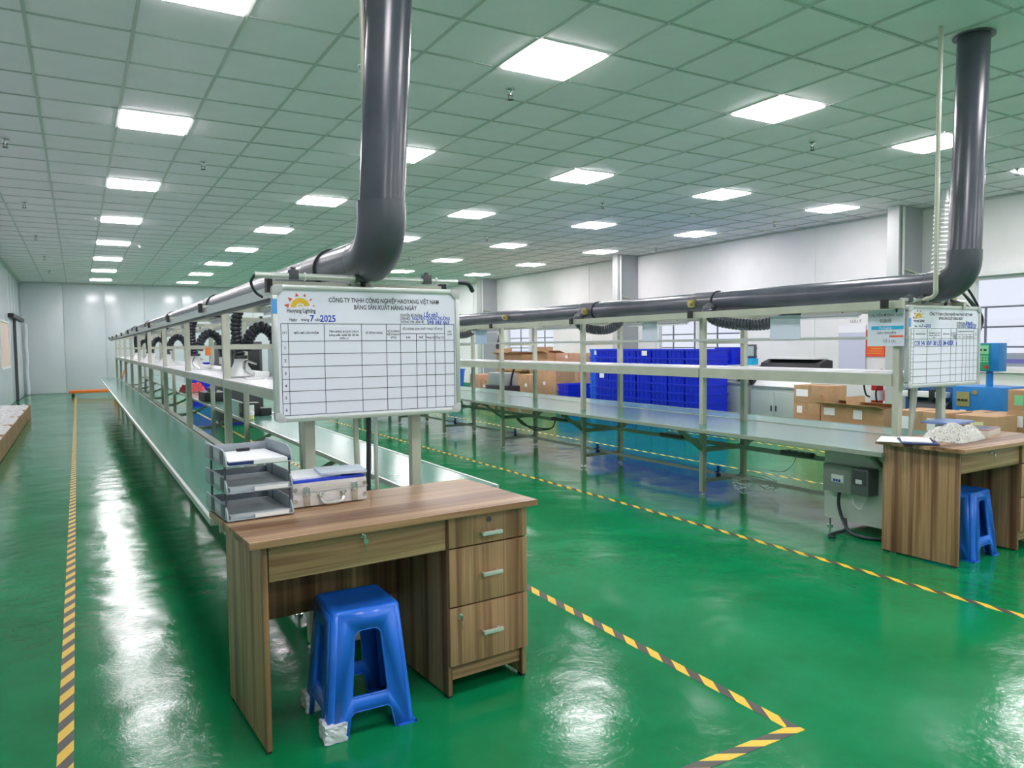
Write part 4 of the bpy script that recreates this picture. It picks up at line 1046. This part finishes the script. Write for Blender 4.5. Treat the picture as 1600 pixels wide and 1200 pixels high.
# row of open cartons filled with wrapped parts along the left wall
for k in range(6):
    y0 = 8.9 + k * 1.56
    bx = thing('open_carton', (-1.17, y0 + .75, 0), 'long open brown carton of wrapped parts by left wall, %s from the camera' % ORD[k], 'box', group='open cartons by the left wall')
    o_ = (-1.17, y0 + .75, 0)
    c_ = MB(o_)
    c_.box(-1.46, -.87, y0, y0 + 1.52, 0, .01).box(-.882, -.87, y0, y0 + 1.52, 0, .265).box(-1.46, -1.448, y0, y0 + 1.52, 0, .265).box(-1.448, -.882, y0, y0 + .012, 0, .265).box(-1.448, -.882, y0 + 1.508, y0 + 1.52, 0, .265)
    c_.build('carton_walls', m_card, bx)
    n = 22; vs = []; rnd = random.Random(k)
    for j in range(n * 2 + 1):
        for i in range(n // 2 + 1):
            e = 0 if (i in (0, n // 2) or j in (0, 2 * n)) else 1
            vs.append((-1.446 + i / (n // 2) * .562, y0 + .014 + j / (2 * n) * 1.492, .235 + e * rnd.uniform(.0, .055)))
    W2 = n // 2 + 1
    MB(o_).add(vs, [(j * W2 + i, j * W2 + i + 1, (j + 1) * W2 + i + 1, (j + 1) * W2 + i) for j in range(2 * n) for i in range(n // 2)]).build('wrapped_parts', m_foam, bx, kind='stuff')

# ================================================================== BOXES, CRATES AND MACHINES ON THE RIGHT
# stacked blue crates
def crate_mesh(w, d_, h, m):
    b = MB(); t_ = .012
    # tapered walls
    def fr_(x, y, z, s): return (x * s, y * s, z)
    z0, z1 = 0, h
    w0, d0 = w / 2 - .018, d_ / 2 - .018; w1, d1 = w / 2 - .008, d_ / 2 - .008
    vs = [(-w0, -d0, z0), (w0, -d0, z0), (w0, d0, z0), (-w0, d0, z0), (-w1, -d1, z1), (w1, -d1, z1), (w1, d1, z1), (-w1, d1, z1),
          (-w1 + t_, -d1 + t_, z1), (w1 - t_, -d1 + t_, z1), (w1 - t_, d1 - t_, z1), (-w1 + t_, d1 - t_, z1), (-w0 + t_, -d0 + t_, .01), (w0 - t_, -d0 + t_, .01), (w0 - t_, d0 - t_, .01), (-w0 + t_, d0 - t_, .01)]
    b.add(vs, [(3, 2, 1, 0), (0, 1, 5, 4), (1, 2, 6, 5), (2, 3, 7, 6), (3, 0, 4, 7), (4, 5, 9, 8), (5, 6, 10, 9), (6, 7, 11, 10), (7, 4, 8, 11), (8, 9, 13, 12), (9, 10, 14, 13), (10, 11, 15, 14), (11, 8, 12, 15), (12, 13, 14, 15)])
    for s_ in (-1, 1):
        b.box(-w / 2, w / 2, s_ * d_ / 2 - .008, s_ * d_ / 2 + .0, h - .028, h - .004) if s_ > 0 else b.box(-w / 2, w / 2, -d_ / 2, -d_ / 2 + .008, h - .028, h - .004)
        xx = s_ * w / 2
        b.box(min(xx, xx - s_ * .008), max(xx, xx - s_ * .008), -d_ / 2, d_ / 2, h - .028, h - .004)
        for q in (-.28, 0, .28):
            b.box(min(xx - s_ * .004, xx - s_ * .016), max(xx - s_ * .004, xx - s_ * .016), q * d_ - .006, q * d_ + .006, .01, h - .028)
    return b
pitch = .1435
cm = {}
for nm, m_ in (('a', m_crate), ('b', m_crate2)):
    o = crate_mesh(.60, .40, .1415, m_).build('plastic_crate', m_); cm[nm] = o.data; bpy.data.objects.remove(o)
lab_me = MB().box(-.002, 0, -.07, .07, 0, .085).build('x', m_paper); lab_data = lab_me.data; bpy.data.objects.remove(lab_me)
stacks = [(8.96, 9, 0), (9.37, 9, 0), (9.78, 9, 0), (10.19, 9, 0), (10.60, 9, 0), (11.01, 9, 0), (11.42, 9, .02), (11.86, 9, .2)]
for si, (yc, n, dx) in enumerate(stacks):
    for q in range(n):
        mk = 'b' if si == len(stacks) - 1 else 'a'
        o = bpy.data.objects.new('plastic_crate', cm[mk]); COL.objects.link(o)
        o.location = (8.90 + dx + random.uniform(-.006, .006), yc, pitch * q + .0005)
        tag(o, 'blue plastic crate, %s from the top in the %s stack from the right' % (ORD[n - 1 - q], ORD[si]), 'crate', 'blue crates stacked by the right wall')
        if (si, q) in ((3, 8), (6, 6), (6, 5), (7, 8)):
            l_ = bpy.data.objects.new('crate_label', lab_data); COL.objects.link(l_); l_.parent = o; l_.location = (-.3005, random.uniform(-.05, .05), .03)
for q, (yy, zz, lb) in enumerate(((9.17, 1.017, 'lower blue crate on the white instrument shelf'), (9.17, 1.161, 'upper blue crate on the white instrument shelf'), (9.60, 1.017, 'single blue crate with white label at left end of instrument shelf'))):
    o = bpy.data.objects.new('plastic_crate', cm['a']); COL.objects.link(o); o.location = (9.80, yy, zz); tag(o, lb, 'crate')
    if q == 2:
        l_ = bpy.data.objects.new('crate_label', lab_data); COL.objects.link(l_); l_.parent = o; l_.location = (-.3005, -.02, .03)
for q in range(4):
    o = bpy.data.objects.new('plastic_crate', cm['a']); COL.objects.link(o); o.location = (8.9, 12.72, pitch * q + .0005)
    tag(o, 'blue crate, %s from floor in the low stack beside cartons' % ORD[q], 'crate', 'low stack of blue crates')

def carton(loc, w, d_, h, label, rz=0, m=None, open_=False, lab=None, band=True, labm=None, group=None):
    """w along x, d along y; origin at base centre"""
    m = m or m_card
    C_ = thing('carton', loc, label, 'box', rz=rz, group=group)
    b = MB()
    if open_:
        t_ = .008
        b.box(-w / 2, w / 2, -d_ / 2, d_ / 2, 0, .008).box(-w / 2, w / 2, -d_ / 2, -d_ / 2 + t_, .008, h).box(-w / 2, w / 2, d_ / 2 - t_, d_ / 2, .008, h).box(-w / 2, -w / 2 + t_, -d_ / 2 + t_, d_ / 2 - t_, .008, h).box(w / 2 - t_, w / 2, -d_ / 2 + t_, d_ / 2 - t_, .008, h)
        b.build('carton_body', m, C_)
        fl = w * .38
        for s_, nm in ((-1, 'flap'), (1, 'flap')):
            f = MB(); f.bar((s_ * w / 2, 0, h), (s_ * (w / 2 + fl * .75) if s_ < 0 else s_ * (w / 2 - fl * .8), 0, h + fl * (.25 if s_ < 0 else .30)), d_ * .98, .005); f.build('flap', m, C_)
        MB().bar((0, d_ / 2, h), (0, d_ / 2 + .02, h + fl * .8), w * .96, .005).build('flap', m, C_)
    else:
        b.box(-w / 2, w / 2, -d_ / 2, d_ / 2, 0, h).build('carton_body', m, C_, bevel=.004)
        if band:
            MB().box(-w / 2 - .001, w / 2 + .001, -.025, .025, h - .09, h + .001).build('packing_tape', m_tapebrown, C_)
    if lab:
        for face, a, z, lw, lh in lab:
            if face == 'x': MB().box(-w / 2 - .002, -w / 2, a - lw / 2, a + lw / 2, z, z + lh).build('label_sheet', labm or m_paper, C_)
            else: MB().box(a - lw / 2, a + lw / 2, -d_ / 2 - .002, -d_ / 2, z, z + lh).build('label_sheet', labm or m_paper, C_)
    return C_
# pallet with three / four cartons near the cabinets
def pallet(loc, w, d_, h, label):
    P = thing('pallet', loc, label, 'pallet')
    for k in range(6):
        y = -d_ / 2 + (k + .5) * d_ / 6
        MB().box(-w / 2, w / 2, y - d_ / 15, y + d_ / 15, h - .02, h).build('slat', mat('pallet_wood', (.45, .32, .19), .7), P)
    for x in (-w / 2 + .05, 0, w / 2 - .05):
        MB().box(x - .04, x + .04, -d_ / 2, d_ / 2, 0, h - .02).build('bearer', mat('pallet_wood', (.45, .32, .19), .7), P)
    return P
pallet((9.15, 6.60, 0), .75, 1.55, .27, 'wooden pallet under cartons beside the grey cabinets')
carton((9.2, 7.08, .27), .42, .45, .24, 'brown carton with small white label, bottom left of the pallet group', lab=[('x', .12, .10, .09, .10)])
carton((9.2, 7.02, .51), .42, .56, .26, 'brown carton with wide white label, on top of the left one', lab=[('x', .14, .10, .20, .10)])
carton((9.15, 6.60, .27), .42, .40, .25, 'open brown carton with blue-printed label, middle of the pallet group', open_=True, lab=[('x', .07, .11, .17, .10)])
carton((9.1, 6.10, .27), .42, .54, .25, 'open brown carton with square label, right of the pallet group', open_=True, lab=[('x', .10, .09, .13, .12)])

# grey-green cabinets
def cabinet(loc, w, d_, h, label):
    K = thing('storage_cabinet', loc, label, 'cabinet')     # front faces -x
    MB().box(0, d_, -w / 2, w / 2, .05, h).box(.03, d_ - .02, -w / 2 + .02, w / 2 - .02, 0, .05).build('cabinet_body', m_cabinet, K, bevel=.003)
    MB().box(-.02, d_, -w / 2 - .01, w / 2 + .01, h, h + .03).build('cabinet_top', m_cabinet, K, bevel=.003)
    for s_ in (-1, 1):
        dd = MB().box(-.018, 0, min(s_ * .004, s_ * (w / 2 - .01)), max(s_ * .004, s_ * (w / 2 - .01)), .07, h - .06).build('cabinet_door', m_cabinet, K, bevel=.003)
        MB().box(-.035, -.018, s_ * .045 - .01, s_ * .045 + .01, h * .45, h * .45 + .09).build('handle', m_dark, dd)
    return K
cabinet((9.52, 9.13, 0), .92, .45, .70, 'grey-green two-door metal cabinet beside the blue crates')
cabinet((9.52, 8.10, 0), .96, .45, .66, 'grey-green two-door metal cabinet under the wide printer')
pr_ = thing('wide_printer', (9.75, 7.95, .69), 'white wide-format printer with curved black cover on the right cabinet', 'printer')
O = (9.75, 7.95, .69)
MB(O).prism([(9.48, .69), (10.0, .69), (10.0, .90), (9.68, .90)], 7.45, 8.5).build('printer_body', m_whitemetal, pr_, bevel=.01)
MB(O).prism([(9.66, .90), (10.02, .90), (10.02, 1.10), (9.90, 1.12), (9.72, 1.06)], 7.42, 8.55).build('printer_cover', m_black, pr_, bevel=.01)
MB(O).box(9.70, 10.0, 7.5, 8.5, 1.12, 1.15).build('paper_guide', m_whitemetal, pr_)
MB(O).prism([(9.46, .70), (9.62, .78), (9.62, .88), (9.50, .84)], 8.5, 8.56).build('side_cover', m_black, pr_)
eq = thing('bench_instrument', (9.72, 9.15, .73), 'beige instruments with wires on left cabinet', 'instrument')
O = (9.72, 9.15, .73)
MB(O).box(9.6, 9.8, 9.25, 9.45, .73, .95).build('instrument_box', m_whitemetal, eq, bevel=.005)
MB(O).box(9.6, 9.85, 8.98, 9.2, .73, .93).build('instrument_box', mat('beige_case', (.55, .54, .42), .5), eq, bevel=.005)
MB(O).box(9.6, 9.85, 8.75, 8.94, .73, .89).build('instrument_box', m_dark, eq, bevel=.005)
MB(O).tube(spline([(9.58, 9.4, .9), (9.5, 9.3, .8), (9.52, 9.2, .95), (9.55, 9.05, .78), (9.58, 8.95, .9)], 6), .008, 6).build('wire', m_white, eq)
mo = thing('monitor', (9.70, 8.78, 1.016), 'small dark monitor on blue base above the cabinets', 'monitor')
MB().box(-.02, .02, -.14, .14, .12, .34).build('screen_case', m_dark, mo, bevel=.006)
MB().box(-.024, -.02, -.11, .11, .15, .31).build('screen', mat('grey_green_screen', (.45, .55, .52), .2), mo)
MB().box(-.08, .08, -.12, .12, .0, .11).build('monitor_base', m_cyan, mo, bevel=.006)
sh_ = thing('instrument_shelf', (9.75, 9.25, .73), 'white shelf frame above the left cabinet', 'shelf')
MB().box(-.27, .27, -.68, .58, .26, .285).build('shelf_board', m_whitemetal, sh_)
for xx in (-.24, .2):
    for yy in (-.60, .30): MB().box(xx - .012, xx + .012, yy - .012, yy + .012, 0, .26).build('shelf_leg', m_whitemetal, sh_)

# fire extinguishers
def extinguisher(loc, label):
    E_ = thing('fire_extinguisher', loc, label, 'fire extinguisher')
    MB().lathe([(.085, 0), (.09, .01), (.09, .38), (.08, .43), (.045, .47), (.03, .48), (.03, .51)], n=20).build('cylinder', m_red, E_, smooth=True)
    MB().lathe([(.0915, .1), (.0915, .26)], n=20, cap=False).build('label_band', m_paper, E_, smooth=True)
    MB().cyl((0, 0, .51), (0, 0, .55), .022, n=10).bar((-.02, 0, .55), (.12, 0, .60), .022, .012).bar((-.02, 0, .53), (.10, 0, .53), .02, .01).build('valve_handle', m_black, E_)
    MB().tube(spline([(-.03, 0, .53), (-.15, .05, .54), (-.2, .1, .40), (-.15, .1, .2), (-.11, .05, .15)], 7), .014, 8).build('hose', m_black, E_, smooth=True)
    return E_
extinguisher((11.25, 7.50, .33), 'red fire extinguisher on a stand, left one by the right wall')
extinguisher((11.15, 7.22, .18), 'red fire extinguisher, lower right one by the right wall')
for x, y, z, l_ in ((11.25, 7.50, .33, 'left'), (11.15, 7.22, .18, 'right')):
    tag(MB().box(-.13, .13, -.13, .13, 0, z - .001).build('extinguisher_stand', m_dark, loc=(x, y, 0), bevel=.01), 'dark box stand beneath %s fire extinguisher' % l_, 'stand')
# wall posters
ps = thing('wall_poster', (11.585, 7.78, 1.13), 'orange-red notice poster on the right wall', 'poster')
MB().box(-.002, .01, -.18, .18, 0, .45).build('poster_sheet', m_redsheet, ps)
b = MB()
for k in range(8): b.box(-.004, -.002, -.14, .14 - .04 * (k % 3), .05 + k * .04, .058 + k * .04)
b.build('poster_lines', m_yellow, ps)
wd = thing('wall_board', (11.58, 8.2, .80), 'pale lavender board fixed to right wall', 'board')
MB().box(-.01, .015, -.26, .26, 0, .86).build('board_face', mat('lavender_board', (.60, .62, .76), .4), wd)
MB().box(-.012, -.01, -.26, .26, .74, .86).build('board_head', m_paper, wd)
wt = thing('wall_notice', (11.592, 8.14, 1.62), 'white paper notice with small text on right wall', 'notice')
MB().box(0, .003, -.22, .22, -.04, .2).build('notice_sheet', m_wall, wt)
side_text('notice_text', [('LƯU Ý', 0, .09, .075), ('Khu vực máy', 0, .0, .062)], m_dark, wt)

# blue machine
bmx = thing('blue_machine', (8.9, 4.6, 0), 'bright blue metal machine with keypad box on a pole', 'machine')
O = (8.9, 4.6, 0)
MB(O).box(8.5, 9.0, 4.23, 4.75, .05, .88).build('machine_housing', m_bluemach, bmx, bevel=.006)
MB(O).box(8.62, 9.0, 4.76, 5.38, .05, .86).build('machine_bed', m_bluedark, bmx, bevel=.006)
MB(O).box(8.5, 8.68, 4.84, 5.36, .735, .80).build('feed_tray', m_whitemetal, bmx, bevel=.004)
for yy in (4.95, 5.2): MB(O).box(8.46, 8.62, yy, yy + .05, .70, .83).build('feed_clamp', m_black, bmx, bevel=.004)
MB(O).cyl((8.58, 4.82, .60), (8.58, 5.2, .60), .09, n=14).build('roller', m_dark, bmx, smooth=True)
pl_ = MB(O).box(8.486, 8.499, 4.56, 4.70, .66, .82).build('switch_plate', mat('olive_plate', (.30, .30, .12), .4), bmx)
for q in range(3): MB(O).cyl((8.47, 4.59 + q * .04, .73), (8.486, 4.59 + q * .04, .73), .013, n=8).build('knob', m_black, pl_)
MB(O).box(8.485, 8.499, 4.60, 4.66, .58, .62).build('name_plate', m_white, bmx)
for zz in (.84, .58): MB(O).box(8.485, 8.499, 4.48, 4.53, zz - .04, zz).build('hinge', m_brass, bmx)
MB(O).cyl((8.62, 4.42, .88), (8.62, 4.42, 1.06), .035, n=14).build('pole', m_bluemach, bmx, smooth=True)
cb = MB(O).box(8.56, 8.72, 4.30, 4.54, 1.05, 1.36).build('control_box', m_bluemach, bmx, bevel=.006)
cbp = MB(O).box(8.55, 8.56, 4.39, 4.53, 1.06, 1.35).build('keypad_panel', m_green, cb)
MB(O).box(8.546, 8.55, 4.40, 4.52, 1.24, 1.335).build('display_panel', m_greenlabel, cb)
MB(O).box(8.543, 8.546, 4.42, 4.45, 1.275, 1.295).box(8.543, 8.546, 4.47, 4.50, 1.275, 1.295).build('display', m_black, cb)
kp = MB(O)
for r_ in range(3):
    for c_ in range(4): kp.box(8.544, 8.55, 4.405 + c_ * .03, 4.425 + c_ * .03, 1.15 + r_ * .027, 1.168 + r_ * .027)
kp.build('keys', m_greenlabel, cb)
MB(O).cyl((8.535, 4.42, 1.10), (8.55, 4.42, 1.10), .018, n=10).build('stop_button', m_red, cb)
ct = thing('wire_basket', (9.2, 4.10, 0), 'black and grey wire basket cart beside the blue machine', 'cart')
O = (9.2, 4.10, 0)
bk_ = MB(O)
for q in range(6): bk_.box(9.0, 9.01, 4.0 + q * .03, 4.008 + q * .03, .55, .85)
for q in range(6): bk_.box(9.0, 9.01, 4.0, 4.2, .55 + q * .055, .558 + q * .055)
bk_.build('basket_grid', m_dark, ct)
MB(O).box(9.02, 9.3, 3.98, 4.2, 0.0, .84).build('basket_body', m_colgrey, ct, bevel=.01)
# cartons on the right
carton((7.75, 4.53, 0), .45, .56, .66, 'low brown carton with white labels behind the right desk', lab=[('x', .17, .47, .10, .13), ('x', -.12, .47, .10, .13)])
carton((7.75, 4.00, 0), .4, .38, .655, 'brown carton with yellow-marked label right of blue machine', lab=[('x', -.02, .44, .12, .16)], labm=mat('yellow_label', (.80, .78, .45), .5), band=False)
for q, (z, h) in enumerate(((0, .30), (.30, .18), (.48, .22), (.70, .20))):
    carton((8.15, 3.70, z), .40, .40, h, 'brown carton with green print at right edge, %s from floor' % ORD[q], lab=[('x', .10, h * .25, .08, h * .5)], labm=m_greenlabel if q != 2 else m_paper, band=False)
carton((8.2, 4.20, 0), .4, .38, .64, 'brown carton between blue machine and edge stack', band=True)

# far right-hand goods seen over the bench (left of the crates)
bench2 = thing('pink_mat_bench', (8.2, 15.6, 0), 'low bench with pink mat behind the right line', 'workbench')
O = (8.2, 15.6, 0)
MB(O).box(7.75, 8.35, 12.9, 18.6, .30, .34).build('bench_top', m_pink, bench2, bevel=.003)
for yy in (13.1, 15.0, 16.8, 18.4):
    for xx in (7.8, 8.3): MB(O).box(xx - .02, xx + .02, yy - .02, yy + .02, 0, .30).build('leg', m_creamd, bench2)
bn = thing('blue_bin', (8.7, 17.95, 0), 'round blue plastic bin near the grey column', 'bin')
MB().lathe([(.21, .30), (.25, .72), (.265, .72), (.265, .76), (.24, .76), (.20, .32)], n=22).build('bin_body', m_blue, bn, smooth=True)
MB().lathe([(.18, 0), (.18, .30)], n=16).build('bin_stand', m_dark, bn)
tpd = thing('laser_tripod', (8.0, 17.0, .341), 'orange instrument on a small black tripod beyond the bench', 'instrument')
for a in (0, 2.1, 4.2): MB().bar((.12 * math.cos(a), .12 * math.sin(a), 0), (0, 0, .80), .018).build('tripod_leg', m_black, tpd)
MB().box(-.07, .07, -.07, .07, .80, .94).build('instrument_head', m_orange, tpd, bevel=.01)
ca = thing('floor_machine', (8.05, 14.25, .341), 'grey and black boxed tool with upright handle on pink bench', 'machine')
MB().box(-.2, .2, -.42, .42, .03, .17).build('machine_base', m_black, ca, bevel=.02)
MB().box(-.16, .16, -.34, .38, .17, .44).build('machine_tank', mat('tank_grey', (.28, .33, .33), .4), ca, bevel=.015)
MB().tube(spline([(.0, -.36, .1), (-.02, -.42, .3), (0, -.47, .48), (0, -.52, .55)], 6), .022, 8).build('machine_handle', m_black, ca, smooth=True)
for a, b_ in ((-.15, -.3), (-.15, .3), (.15, -.3), (.15, .3)): MB().cyl((a, b_ - .03, .03), (a, b_ + .03, .03), .03, n=10).build('wheel', m_black, ca)
G = [((10.0, 16.9, 0), .6, 1.2, .72, 'large brown carton at base behind the boxed tool', m_card, False),
     ((9.9, 16.75, .72), .5, 1.30, .42, 'open brown carton on the carton pile', m_card, True),
     ((10.0, 15.35, 0), .6, .9, 1.02, 'tall brown carton in the middle of the far pile', m_card, False),
     ((10.0, 15.3, 1.02), .5, .5, .16, 'small open carton on the tall far carton', m_card, True),
     ((10.1, 14.35, 0), .6, .95, .88, 'pinkish brown carton at right of the far pile', m_card2, False),
     ((10.1, 14.3, .88), .5, 1.05, .30, 'open pinkish carton atop the far pile', m_card2, False),
     ((9.2, 14.65, 0), .5, .8, .70, 'big plain brown carton in front of the far pile', m_card, False),
     ((9.3, 16.9, 0), .5, .5, .50, 'small brown carton left of the boxed tool', m_card, False),
     ((9.3, 17.5, 0), .5, .60, .62, 'brown carton with white label near the blue bin', m_card2, False),
     ((9.0, 13.55, 0), .5, .7, .86, 'brown carton beside the lighter blue crates', m_card, False)]
for l_, w_, d_, h_, lb, m_, op in G:
    carton(l_, w_, d_, h_, lb, m=m_, open_=op, lab=[('x', .1, h_ * .6, .1, .07)] if not op else None)
# fire alarm on the right wall
fa = thing('fire_alarm', (11.59, 21.9, 2.95), 'round red fire alarm bell high on right wall', 'alarm')
Mx = Matrix.Rotation(-PI / 2, 4, 'Y')
b = MB(); b.lathe([(.13, 0), (.13, .04), (.09, .08), (.02, .09)], n=18); b.v = [Mx @ v for v in b.v]; b.build('bell', m_red, fa, smooth=True)
b = MB(); b.lathe([(.14, -.0), (.14, .012)], n=18); b.v = [Mx @ v for v in b.v]; b.build('back_plate', m_whitemetal, fa)
# punch-bag shaped lamp hanging over the boxes
hb = thing('hanging_bag', (5.5, 9.85, 1.33), 'dark drop-shaped pouch hanging from the right line frame', 'pouch')
MB().lathe([(.005, .22), (.012, .14), (.03, .09), (.045, .04), (.035, .005), (.01, 0)], n=14).build('pouch', m_dark, hb, smooth=True)
MB().cyl((0, 0, .2), (.03, -.0, .30), .004, n=6).build('cord', m_white, hb)

print('objects', len(bpy.data.objects))
